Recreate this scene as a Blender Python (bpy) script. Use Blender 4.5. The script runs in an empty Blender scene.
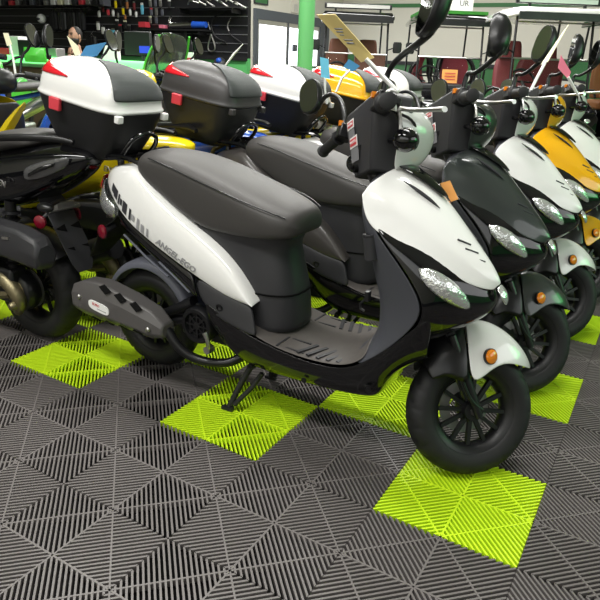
import bpy, bmesh, math, random
import numpy as np
from mathutils import Vector, Matrix, Euler
PI = math.pi
R_ = math.radians
random.seed(7)
scn = bpy.context.scene
col = scn.collection

# ------------------------------------------------------------------ camera
CAM_R = ((0.85810236, 0.51204167, 0.03838845), (0.21635059, -0.29274217, -0.93139382), (-0.46567453, 0.80753659, -0.36198326))
CAM_C = Vector((1.30669239, -1.33607935, 1.17083875))
FPX = 615.16
cd = bpy.data.cameras.new('camera'); cam = bpy.data.objects.new('camera', cd); col.objects.link(cam)
cd.sensor_width = 36.0; cd.lens = 36.0 * FPX / 600.0; cd.clip_start = 0.05; cd.clip_end = 100
cr = [Vector(r) for r in CAM_R]
cm = Matrix.Identity(4)
for i in range(3):
    cm[i][0] = cr[0][i]; cm[i][1] = -cr[1][i]; cm[i][2] = -cr[2][i]; cm[i][3] = CAM_C[i]
cam.matrix_world = cm
scn.camera = cam

# ------------------------------------------------------------------ world, lamps, exposure
wd = bpy.data.worlds.new('showroom_light'); scn.world = wd; wd.use_nodes = True
bg = wd.node_tree.nodes['Background']; bg.inputs[0].default_value = (0.93, 0.97, 1.0, 1); bg.inputs[1].default_value = 0.22
scn.view_settings.view_transform = 'Standard'; scn.view_settings.look = 'None'
scn.view_settings.exposure = 0.55; scn.view_settings.gamma = 1.0; scn.view_settings.use_curve_mapping = False
def area(name, loc, sx, sy, power, rot=(0, 0, 0), colr=(1, 0.985, 0.95)):
    l = bpy.data.lights.new(name, 'AREA'); l.shape = 'RECTANGLE'; l.size = sx; l.size_y = sy; l.energy = power; l.color = colr
    o = bpy.data.objects.new(name, l); o.location = loc; o.rotation_euler = rot; col.objects.link(o); return o
area('ceiling_lamp', (-0.6, 1.0, 3.5), 4.0, 0.35, 105)
area('ceiling_lamp', (-0.6, -1.6, 3.5), 4.0, 0.35, 105)
area('ceiling_lamp', (-2.5, 4.2, 3.5), 6.0, 0.35, 150)
area('ceiling_lamp', (-3.5, 7.0, 3.5), 7.0, 0.35, 210)
area('ceiling_lamp', (-2.0, 10.0, 3.5), 5.0, 0.35, 95)
area('window_fill', (1.8, -3.35, 2.2), 6.0, 1.8, 34, (R_(72), 0, 0), (0.97, 0.98, 1.0))  # added fill standing in for unseen windows behind the camera
area('window_fill', (5.8, 1.5, 2.2), 1.8, 5.0, 45, (0, R_(75), 0), (0.97, 0.98, 1.0))  # second added fill, from the unseen right-hand side
area('green_fill', (4.6, 3.2, 1.5), 1.0, 2.4, 16, (0, R_(88), 0), (0.12, 1.0, 0.25))  # added green fill for tinted reflections on the gloss, no sign there

# pixel helpers: the point seen at (u, v) on a plane of the room
def ray(u, v):
    d = Vector(((u - 300) / FPX, (v - 300) / FPX, 1.0))
    return cr[0] * d.x + cr[1] * d.y + cr[2] * d.z
FH = Vector((-0.51241938, 0.85873534, 0)); RH = Vector((0.85873534, 0.51241938, 0))
def at(u, v, depth):
    r = ray(u, v); return CAM_C + r * (depth / r.dot(FH))
def on_y(u, v, y):
    r = ray(u, v); return CAM_C + r * ((y - CAM_C.y) / r.y)
def on_x(u, v, x):
    r = ray(u, v); return CAM_C + r * ((x - CAM_C.x) / r.x)

# ------------------------------------------------------------------ materials
MATS = {}
def mat(name, colr, rough=0.5, metal=0.0, coat=0.0, spec=0.5, emit=None, estr=0, bump=None, noise=None, trans=0, ior=1.45, sheen=0):
    if name in MATS: return MATS[name]
    m = bpy.data.materials.new(name); m.use_nodes = True
    nt = m.node_tree; b = nt.nodes['Principled BSDF']
    b.inputs['Base Color'].default_value = (*colr, 1); b.inputs['Roughness'].default_value = rough
    b.inputs['Metallic'].default_value = metal; b.inputs['Coat Weight'].default_value = coat; b.inputs['Coat Roughness'].default_value = 0.04
    b.inputs['Specular IOR Level'].default_value = spec
    b.inputs['Transmission Weight'].default_value = trans; b.inputs['IOR'].default_value = ior
    if emit: b.inputs['Emission Color'].default_value = (*emit, 1); b.inputs['Emission Strength'].default_value = estr
    tc = nt.nodes.new('ShaderNodeTexCoord')
    n = nt.nodes.new('ShaderNodeTexNoise'); n.inputs['Scale'].default_value = (noise or (6, 0.05))[0]; n.inputs['Detail'].default_value = 4
    nt.links.new(tc.outputs['Object'], n.inputs['Vector'])
    mr = nt.nodes.new('ShaderNodeMapRange'); a = (noise or (6, 0.05))[1]
    mr.inputs['To Min'].default_value = max(0, rough - a); mr.inputs['To Max'].default_value = min(1, rough + a)
    nt.links.new(n.outputs['Fac'], mr.inputs['Value']); nt.links.new(mr.outputs['Result'], b.inputs['Roughness'])
    if bump:
        kind, sc, st, dist = bump
        if kind == 'noise':
            t = nt.nodes.new('ShaderNodeTexNoise'); t.inputs['Scale'].default_value = sc; out = t.outputs['Fac']
        else:
            t = nt.nodes.new('ShaderNodeTexWave'); t.inputs['Scale'].default_value = sc; t.bands_direction = kind; out = t.outputs['Fac']
        nt.links.new(tc.outputs['Object'], t.inputs['Vector'])
        bp = nt.nodes.new('ShaderNodeBump'); bp.inputs['Strength'].default_value = st; bp.inputs['Distance'].default_value = dist
        nt.links.new(out, bp.inputs['Height']); nt.links.new(bp.outputs['Normal'], b.inputs['Normal'])
    MATS[name] = m; return m
white = mat('white_paint', (0.80, 0.80, 0.78), 0.16, coat=0.5)
white_d = mat('white_metallic_paint', (0.74, 0.75, 0.73), 0.14, coat=0.8)
gunmetal = mat('dark_green_grey_paint', (0.035, 0.042, 0.040), 0.30, coat=0.6, metal=0.3)
heat_m = mat('heat_shield', (0.085, 0.080, 0.079), 0.40)
shield_m = mat('shield_plastic', (0.052, 0.054, 0.064), 0.42)
floor_pl = mat('floorboard_plastic', (0.085, 0.077, 0.071), 0.42, noise=(14, 0.2), bump=('noise', 300, 0.08, 0.001))
taupe = mat('taupe_paint', (0.055, 0.050, 0.047), 0.35, coat=0.3)
case_grey = mat('case_grey_plastic', (0.042, 0.040, 0.040), 0.42)
smoke_lens = mat('smoked_lens', (0.10, 0.10, 0.105), 0.08, 0.4, coat=1.0, bump=('noise', 60, 0.6, 0.004))
yellow = mat('yellow_paint', (0.83, 0.42, 0.01), 0.16, coat=0.6)
ylw2 = mat('lemon_paint', (0.82, 0.62, 0.01), 0.22, coat=0.5)
blue = mat('blue_paint', (0.02, 0.09, 0.48), 0.2, coat=0.6)
gloss_black = mat('gloss_black', (0.004, 0.004, 0.005), 0.07, coat=0.4)
satin_black = mat('satin_black', (0.008, 0.008, 0.009), 0.32)
matte_black = mat('matte_black', (0.012, 0.012, 0.013), 0.55)
charcoal = mat('charcoal_plastic', (0.028, 0.028, 0.031), 0.45, bump=('noise', 400, 0.1, 0.001))
grey_pl = mat('grey_plastic', (0.055, 0.054, 0.056), 0.38, bump=('noise', 300, 0.08, 0.001))
slate = mat('slate_plastic', (0.10, 0.105, 0.13), 0.45)
seat_m = mat('seat_vinyl', (0.048, 0.045, 0.043), 0.50, bump=('noise', 500, 0.18, 0.001))
rubber = mat('tyre_rubber', (0.008, 0.008, 0.009), 0.6, bump=('noise', 160, 0.1, 0.001))
rim_m = mat('black_alloy', (0.005, 0.005, 0.006), 0.42)
chrome = mat('chrome', (0.85, 0.85, 0.86), 0.10, 1.0)
silver = mat('brushed_silver', (0.60, 0.59, 0.57), 0.32, 1.0)
alu = mat('dull_aluminium', (0.42, 0.41, 0.40), 0.45, 0.9)
bronze = mat('tarnished_cast', (0.22, 0.19, 0.11), 0.42, 0.8, bump=('noise', 40, 0.6, 0.004))
mirror_g = mat('mirror_glass', (0.75, 0.76, 0.78), 0.02, 1.0)
red_lens = mat('red_lens', (0.55, 0.010, 0.02), 0.15, coat=0.8)
red_ref = mat('dark_red_reflector', (0.17, 0.006, 0.018), 0.2, coat=0.6)
red_pl = mat('red_plastic', (0.62, 0.05, 0.07), 0.35)
amber = mat('amber_lens', (0.75, 0.22, 0.01), 0.18, coat=0.7)
lens = mat('clear_lens', (0.80, 0.82, 0.82), 0.10, 0.75, coat=1.0, bump=('noise', 90, 0.9, 0.004))
card_y = mat('yellow_card', (0.83, 0.66, 0.27), 0.5)
card_w = mat('white_card', (0.82, 0.82, 0.80), 0.5)
card_b = mat('blue_card', (0.05, 0.22, 0.42), 0.5)
card_c = mat('cyan_card', (0.14, 0.50, 0.68), 0.5)
card_p = mat('pink_card', (0.85, 0.22, 0.32), 0.5)
card_o = mat('orange_card', (0.85, 0.38, 0.10), 0.5)
card_cream = mat('cream_card', (0.82, 0.80, 0.55), 0.5)
ink = mat('ink', (0.03, 0.03, 0.035), 0.5)
ink_grey = mat('grey_ink', (0.30, 0.30, 0.31), 0.5)
ink_red = mat('red_ink', (0.55, 0.05, 0.06), 0.5)
lab_grey = mat('grey_label', (0.18, 0.18, 0.19), 0.5)
floor_k = mat('dark_floor_tile', (0.130, 0.118, 0.114), 0.36, noise=(3, 0.10))
floor_g = mat('lime_floor_tile', (0.56, 0.80, 0.018), 0.42)
sub_k = mat('subfloor', (0.004, 0.004, 0.004), 0.8, spec=0.1)
floor_mat = mat('ribbed_floor_mat', (0.060, 0.056, 0.053), 0.42, bump=('noise', 200, 0.15, 0.001))
green_p = mat('green_wall_paint', (0.10, 0.42, 0.13), 0.5)
pole_g = mat('green_column_paint', (0.13, 0.42, 0.15), 0.42)
wain = mat('dark_green_paint', (0.04, 0.15, 0.05), 0.55)
cream = mat('cream_wall_paint', (0.60, 0.575, 0.50), 0.7)
slat_m = mat('black_slatwall', (0.011, 0.011, 0.013), 0.4)
groove = mat('slatwall_groove', (0.22, 0.22, 0.24), 0.35, 0.6)
door_fr = mat('grey_door_frame', (0.075, 0.085, 0.10), 0.4)
door_gl = mat('glowing_door_glass', (0.8, 0.85, 0.9), 0.1, emit=(0.93, 0.97, 1.0), estr=2.2)  # daylight beyond the doors is put into the pane as emission
neon = mat('green_light_tube', (0.2, 0.9, 0.25), 0.4, emit=(0.16, 1.0, 0.22), estr=1.5)
counter_m = mat('counter_laminate', (0.16, 0.11, 0.075), 0.5)
ctop = mat('counter_top', (0.16, 0.17, 0.15), 0.35)
skin = mat('skin', (0.40, 0.22, 0.15), 0.55)
hair = mat('black_hair', (0.012, 0.010, 0.009), 0.6)
shirt = mat('black_shirt', (0.015, 0.015, 0.017), 0.8)
brown = mat('brown_leather', (0.20, 0.075, 0.045), 0.5)
maroon = mat('maroon_leather', (0.16, 0.025, 0.03), 0.5)
redseat = mat('red_leather', (0.26, 0.03, 0.045), 0.5)
tan = mat('tan_leather', (0.35, 0.14, 0.05), 0.5)
turf = mat('green_turf', (0.04, 0.24, 0.03), 0.9, bump=('noise', 60, 1.0, 0.02))
glass = mat('clear_screen', (0.97, 0.99, 0.98), 0.0, trans=1.0, ior=1.08, spec=0.3, noise=(5, 0.0))
smoke = mat('smoked_screen', (0.25, 0.27, 0.25), 0.05, trans=0.75)
green_b = mat('bright_green_plastic', (0.08, 0.55, 0.05), 0.3, coat=0.4)
screen = mat('blue_monitor', (0.03, 0.05, 0.4), 0.2, emit=(0.03, 0.07, 0.6), estr=0.7)

# ------------------------------------------------------------------ mesh helpers
class MB:
    def __init__(s, T=None): s.v = []; s.f = []; s.m = []; s.T = T; s.mi = 0; s.cuts = []
    def add(s, vs, fs):
        o = len(s.v); s.cuts.append((o, len(s.f)))
        for p in vs:
            p = Vector(p); s.v.append(s.T @ p if s.T else p)
        for f in fs: s.f.append(tuple(i + o for i in f)); s.m.append(s.mi)
        return s
    def box(s, c, d, rot=None):
        M = Matrix.Identity(3) if rot is None else (rot if isinstance(rot, Matrix) else Euler(rot).to_matrix())
        c = Vector(c); h = [x / 2 for x in d]
        vs = [c + M @ Vector((a * h[0], b * h[1], e * h[2])) for e in (-1, 1) for b in (-1, 1) for a in (-1, 1)]
        return s.add(vs, [(0, 2, 3, 1), (4, 5, 7, 6), (0, 1, 5, 4), (2, 6, 7, 3), (0, 4, 6, 2), (1, 3, 7, 5)])
    def tube(s, pts, r, n=8, closed=False, smooth=0, flat=1.0):
        P = [Vector(p) for p in pts]; rs = list(r) if isinstance(r, (list, tuple)) else [r] * len(P)
        for _ in range(smooth):
            Q = [P[0]]; S = [rs[0]]
            for i in range(len(P) - 1):
                Q += [P[i] * .75 + P[i + 1] * .25, P[i] * .25 + P[i + 1] * .75]; S += [rs[i] * .75 + rs[i + 1] * .25, rs[i] * .25 + rs[i + 1] * .75]
            Q.append(P[-1]); S.append(rs[-1]); P, rs = Q, S
        m = len(P); vs = []; prev = None
        for i in range(m):
            a = P[i - 1] if (i > 0 or closed) else P[i]; b = P[(i + 1) % m] if (i < m - 1 or closed) else P[i]
            t = (b - a).normalized()
            if prev is None:
                x = t.cross(Vector((0, 0, 1))); x = x if x.length > .05 else t.cross(Vector((0, 1, 0)))
            else: x = prev - t * prev.dot(t)
            x.normalize(); prev = x; y = t.cross(x)
            for k in range(n):
                an = 2 * PI * k / n; vs.append(P[i] + (x * math.cos(an) + y * math.sin(an) * flat) * rs[i])
        fs = []
        for i in range(m if closed else m - 1):
            for k in range(n):
                j = (i + 1) % m; fs.append((i * n + k, i * n + (k + 1) % n, j * n + (k + 1) % n, j * n + k))
        if not closed: fs += [tuple(range(n - 1, -1, -1)), tuple((m - 1) * n + k for k in range(n))]
        return s.add(vs, fs)
    def lathe(s, prof, c, ax, n=32, closed=False, dent=None):
        ax = Vector(ax).normalized(); c = Vector(c); x = ax.orthogonal().normalized(); y = ax.cross(x); m = len(prof); vs = []
        for r, h in prof:
            for k in range(n):
                an = 2 * PI * k / n; q = r - (dent(an, r, h) if dent else 0); vs.append(c + ax * h + (x * math.cos(an) + y * math.sin(an)) * q)
        fs = []
        for i in range(m if closed else m - 1):
            for k in range(n):
                j = (i + 1) % m; fs.append((i * n + k, i * n + (k + 1) % n, j * n + (k + 1) % n, j * n + k))
        if not closed:
            if prof[0][0] > 1e-5: fs.append(tuple(range(n - 1, -1, -1)))
            if prof[-1][0] > 1e-5: fs.append(tuple((m - 1) * n + k for k in range(n)))
        return s.add(vs, fs)
    def loft(s, rings, caps=True):
        n = len(rings[0]); vs = [p for r in rings for p in r]; fs = []
        for i in range(len(rings) - 1):
            for k in range(n): fs.append((i * n + k, i * n + (k + 1) % n, (i + 1) * n + (k + 1) % n, (i + 1) * n + k))
        if caps: fs += [tuple(range(n - 1, -1, -1)), tuple((len(rings) - 1) * n + k for k in range(n))]
        return s.add(vs, fs)
    def grid(s, rows):
        n = len(rows[0]); vs = [p for r in rows for p in r]
        return s.add(vs, [(i * n + k, i * n + k + 1, (i + 1) * n + k + 1, (i + 1) * n + k) for i in range(len(rows) - 1) for k in range(n - 1)])
    def mgrid(s, rows):
        """rows of right-half points (y<=0 ... y=0 last): mirrored across y=0"""
        out = []
        for r in rows:
            r = [Vector(p) for p in r]; mir = [Vector((p.x, -p.y, p.z)) for p in reversed(r)]
            if abs(r[-1].y) < 1e-6: mir = mir[1:]
            out.append(r + mir)
        return s.grid(out)
    def ball(s, c, r, rot=None, nu=16, nv=10):
        M = Matrix.Identity(3) if rot is None else (rot if isinstance(rot, Matrix) else Euler(rot).to_matrix())
        r = (r, r, r) if isinstance(r, (int, float)) else r; c = Vector(c); vs = [c + M @ Vector((0, 0, -r[2]))]
        for i in range(1, nv):
            ph = -PI / 2 + PI * i / nv
            for k in range(nu):
                a = 2 * PI * k / nu; vs.append(c + M @ Vector((r[0] * math.cos(ph) * math.cos(a), r[1] * math.cos(ph) * math.sin(a), r[2] * math.sin(ph))))
        vs.append(c + M @ Vector((0, 0, r[2]))); L = len(vs) - 1; fs = []
        for k in range(nu):
            fs.append((0, 1 + (k + 1) % nu, 1 + k)); fs.append((L, L - nu + k, L - nu + (k + 1) % nu))
            for i in range(nv - 2):
                a = 1 + i * nu; fs.append((a + k, a + (k + 1) % nu, a + nu + (k + 1) % nu, a + nu + k))
        return s.add(vs, fs)
    def prism(s, poly, o, ux, uy, th):
        o = Vector(o); ux = Vector(ux).normalized(); uy = Vector(uy).normalized(); nz = ux.cross(uy); n = len(poly)
        vs = [o + ux * a + uy * b for a, b in poly]; vs += [p + nz * th for p in vs]
        fs = [tuple(range(n - 1, -1, -1)), tuple(range(n, 2 * n))] + [(i, (i + 1) % n, n + (i + 1) % n, n + i) for i in range(n)]
        return s.add(vs, fs)
    def build(s, name, m, parent=None, sub=0, bevel=0, solid=0, angle=40, soff=-1):
        me = bpy.data.meshes.new(name); me.from_pydata([tuple(p) for p in s.v], [], s.f)
        ml = m if isinstance(m, (list, tuple)) else [m]
        for x in ml: me.materials.append(x)
        if len(ml) > 1: me.polygons.foreach_set('material_index', s.m)
        bm = bmesh.new(); bm.from_mesh(me); bmesh.ops.recalc_face_normals(bm, faces=bm.faces); bm.to_mesh(me); bm.free()
        me.polygons.foreach_set('use_smooth', [True] * len(me.polygons))
        if not sub: me.set_sharp_from_angle(angle=R_(angle))
        o = bpy.data.objects.new(name, me); col.objects.link(o)
        if solid:
            d = o.modifiers.new('thickness', 'SOLIDIFY'); d.thickness = solid; d.offset = soff
        if bevel:
            d = o.modifiers.new('edges', 'BEVEL'); d.width = bevel; d.segments = 2; d.limit_method = 'ANGLE'; d.angle_limit = R_(35)
        if sub:
            d = o.modifiers.new('surface', 'SUBSURF'); d.levels = sub; d.render_levels = sub
        if parent: o.parent = parent
        return o
def each(mb, name, m, parent, **kw):
    """every shape added to mb becomes an object of its own"""
    cs = mb.cuts + [(len(mb.v), len(mb.f))]; out = []
    for (v0, f0), (v1, f1) in zip(cs[:-1], cs[1:]):
        b = MB(); b.v = mb.v[v0:v1]; b.f = [tuple(i - v0 for i in f) for f in mb.f[f0:f1]]; b.m = mb.m[f0:f1]; out.append(b.build(name, m, parent, **kw))
    return out
def tag(o, label, cat, group=None, kind=None):
    if kind: o['kind'] = kind
    if label: o['label'] = label
    if cat: o['category'] = cat
    if group: o['group'] = group
    return o
def struct(o): o['kind'] = 'structure'; return o
def thing(name, label, cat, loc=(0, 0, 0), rz=0, group=None):
    o = bpy.data.objects.new(name, None); col.objects.link(o); o.location = loc; o.rotation_euler = (0, 0, rz); o.empty_display_size = .05
    return tag(o, label, cat, group)
def copy_tree(o, parent=None):
    c = o.copy(); col.objects.link(c)
    if parent: c.parent = parent
    for ch in o.children: copy_tree(ch, c)
    return c
def recolour(root, table):
    for ch in root.children:
        key = ch.name.split('.')[0]
        if key in table:
            ch.material_slots[0].link = 'OBJECT'; ch.material_slots[0].material = table[key]
        recolour(ch, table)
def drop(root, names):
    for ch in list(root.children):
        if ch.name.split('.')[0] in names:
            for g in list(ch.children):
                for h in list(g.children): bpy.data.objects.remove(h)
                bpy.data.objects.remove(g)
            bpy.data.objects.remove(ch)
        else: drop(ch, names)
def text(name, body, size, M, m, parent=None, ex=0.0006, shear=0, bold=0):
    cu = bpy.data.curves.new(name, 'FONT'); cu.body = body; cu.size = size; cu.extrude = ex; cu.shear = shear; cu.offset = bold
    cu.align_x = 'CENTER'; cu.align_y = 'CENTER'; cu.resolution_u = 2
    t = bpy.data.objects.new(name, cu); col.objects.link(t); dg = bpy.context.evaluated_depsgraph_get()
    me = bpy.data.meshes.new_from_object(t.evaluated_get(dg)); bpy.data.objects.remove(t)
    me.transform(M); me.materials.clear(); me.materials.append(m); me.name = name
    o = bpy.data.objects.new(name, me); col.objects.link(o)
    if parent: o.parent = parent
    return o
def conform(o, target, ydir, off=.0012):
    """lay a decal mesh on the side surface of target"""
    dg = bpy.context.evaluated_depsgraph_get(); dg.update(); te = target.evaluated_get(dg)
    ys = [v.co.y for v in o.data.vertices]; base = (min(ys) if ydir < 0 else max(ys))
    miss = set()
    for v in o.data.vertices:
        ok, loc, n, i = te.ray_cast(Vector((v.co.x, ydir * .6, v.co.z)), Vector((0, -ydir, 0)))
        if ok: v.co.y = loc.y + ydir * (off + (.0012 if abs(v.co.y - base) < 1e-5 else 0))
        else: miss.add(v.index)
    if miss:
        bm = bmesh.new(); bm.from_mesh(o.data); bm.verts.ensure_lookup_table(); bmesh.ops.delete(bm, geom=[bm.verts[i] for i in miss], context='VERTS'); bm.to_mesh(o.data); bm.free()
def frame(o, ux, uy):
    ux = Vector(ux).normalized(); uy = Vector(uy); uz = ux.cross(uy).normalized(); uy = uz.cross(ux)
    M = Matrix.Identity(4)
    for i in range(3): M[i][0] = ux[i]; M[i][1] = uy[i]; M[i][2] = uz[i]; M[i][3] = o[i]
    return M
def sring(cx, cy, z, hx, hy, n=24, p=2.8):
    out = []
    for k in range(n):
        a = 2 * PI * k / n; c = math.cos(a); q = math.sin(a)
        out.append(Vector((cx + hx * math.copysign(abs(c) ** (2 / p), c), cy + hy * math.copysign(abs(q) ** (2 / p), q), z)))
    return out
def yring(x, half):
    """half section (y>=0, top to bottom) at station x -> closed ring"""
    r = [Vector((x, y, z)) for y, z in half]; return r + [Vector((x, -p.y, p.z)) for p in reversed(r) if p.y > 1e-6]

# ------------------------------------------------------------------ floor, walls
TS = 0.4
def rib_tile():
    vs = []; fs = []
    def bar(p, q, w, z0, z1):
        d = np.array(q) - np.array(p); L = np.hypot(*d)
        if L < .004: return
        d /= L; nrm = np.array([-d[1], d[0]]) * w / 2; o = len(vs)
        for z in (z0, z1):
            for a, sgn in ((p, 1), (q, 1), (q, -1), (p, -1)):
                b = np.array(a) + sgn * nrm; vs.append((b[0], b[1], z))
        fs.extend([(o + 4, o + 7, o + 6, o + 5), (o, o + 1, o + 5, o + 4), (o + 2, o + 3, o + 7, o + 6), (o + 1, o + 2, o + 6, o + 5), (o + 3, o, o + 4, o + 7)])
    c = TS / 2; N = 11
    for i in (0, 1):
        for j in (0, 1):
            ox, oy = i * c, j * c; same = (i == j)
            for k in range(-N + 1, N):
                e = k * c / N
                a = (max(0, e), max(0, -e)); b = (min(c, c + e), min(c, c - e))
                if not same: a = (c - a[0], a[1]); b = (c - b[0], b[1])
                bar((ox + a[0], oy + a[1]), (ox + b[0], oy + b[1]), .0054, -.018, 0)
            if same: bar((ox, oy + c), (ox + c, oy), .0046, -.018, .0003)
            else: bar((ox, oy), (ox + c, oy + c), .0046, -.018, .0003)
    bar((c, 0), (c, TS), .0050, -.018, .0003); bar((0, c), (TS, c), .0050, -.018, .0003)
    return np.array(vs), np.array(fs)
def lime(i, j): return (i + j) % 2 == 0 and j >= 0 and i <= 2
tv, tf = rib_tile()
V = []; F = []; Mi = []; o = 0
for i in range(-13, 8):
    for j in range(-4, 15):
        V.append(tv + np.array([i * TS, j * TS, 0])); F.append(tf + o); Mi.append(np.full(len(tf), 1 if lime(i, j) else 0)); o += len(tv)
V = np.concatenate(V); F = np.concatenate(F); Mi = np.concatenate(Mi)
x0, x1, y0, y1 = -13, 8, -4, 15
def quad(a, b, c_, d, z, m):
    global V, F, Mi
    n = len(V); V = np.concatenate([V, np.array([(a, b, z), (c_, b, z), (c_, d, z), (a, d, z)])]); F = np.concatenate([F, np.array([[n, n + 1, n + 2, n + 3]])]); Mi = np.concatenate([Mi, [m]])
quad(-14, -3.5, 6, 13, -.0185, 2)
quad(-14, y1 * TS, 6, 13, 0, 3); quad(-14, -1.6, x0 * TS, y1 * TS, 0, 3); quad(x1 * TS, -1.6, 6, y1 * TS, 0, 3)
me = bpy.data.meshes.new('floor'); me.from_pydata(V.tolist(), [], F.tolist())
for m in (floor_k, floor_g, sub_k, floor_mat): me.materials.append(m)
me.polygons.foreach_set('material_index', Mi.astype(np.int32).tolist())
fl = bpy.data.objects.new('floor', me); col.objects.link(fl); struct(fl)

# ------------------------------------------------------------------ the commuter scooter (faces +x, origin on the floor)
RAKE = R_(26); AX = Vector((-math.sin(RAKE), 0, math.cos(RAKE))); PV = Vector((.9176, 0, .182))
def steer(a): return Matrix.Translation(PV) @ Matrix.Rotation(a, 4, AX) @ Matrix.Translation(-PV)
ST = steer(R_(45))
def wheel(name, c, R, hw, rb, root, T=None, spokes=12):
    c = Vector(c)
    w = MB(T); h = hw
    pr = [(rb, -h * .72), (rb + .008, -h * .9), (rb + (R - rb) * .45, -h), (R - .022, -h * .93), (R - .009, -h * .66), (R - .004, -h * .45), (R - .001, -h * .21), (R, 0)]
    pr = pr + [(r, -y) for r, y in reversed(pr[:-1])]
    def dent(an, r, y):
        if r < R - .024 or abs(y) < h * .2: return 0
        q = (an / (2 * PI) * 20 + abs(y) / h * .8 + (.5 if y > 0 else 0)) % 1
        return .006 if q < .14 else 0
    w.lathe(pr, c, (0, 1, 0), 160, True, dent)
    ty = w.build(name, rubber, root, angle=70)
    r = MB(T)
    r.lathe([(rb + .004, -h * .80), (rb + .007, -h * .72), (rb - .006, -h * .6), (rb - .016, -h * .2), (rb - .016, h * .2), (rb - .006, h * .6), (rb + .007, h * .72), (rb + .004, h * .80), (rb - .012, h * .66), (rb - .024, h * .2), (rb - .024, -h * .2), (rb - .012, -h * .66)], c, (0, 1, 0), 48, True)
    r.lathe([(.012, -h * .85), (.030, -h * .8), (.034, -h * .3), (.034, h * .3), (.030, h * .8), (.012, h * .85)], c, (0, 1, 0), 20)
    for k in range(spokes):
        a = 2 * PI * k / spokes; L = rb - .02 - .03
        r.box(c + Vector((math.cos(a), 0, math.sin(a))) * (.03 + L / 2) + Vector((0, -h * .28, 0)), (L, .014, .012), (0, -a, 0))
    r.build('wheel_rim', rim_m, ty)
    d = MB(T); d.lathe([(.05, h * .75), (.082, h * .75), (.082, h * .83), (.05, h * .83)], c, (0, 1, 0), 28, True)
    d.build('brake_disc', alu, ty)
    n = MB(T); n.lathe([(.014, -h * 1.12), (.014, -h * .84)], c, (0, 1, 0), 6); n.ball(c + Vector((0, -h * 1.13, 0)), .009)
    n.build('axle_nut', silver, ty)
    return ty

def both(f):
    for sg in (-1, 1): f(sg)

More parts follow.
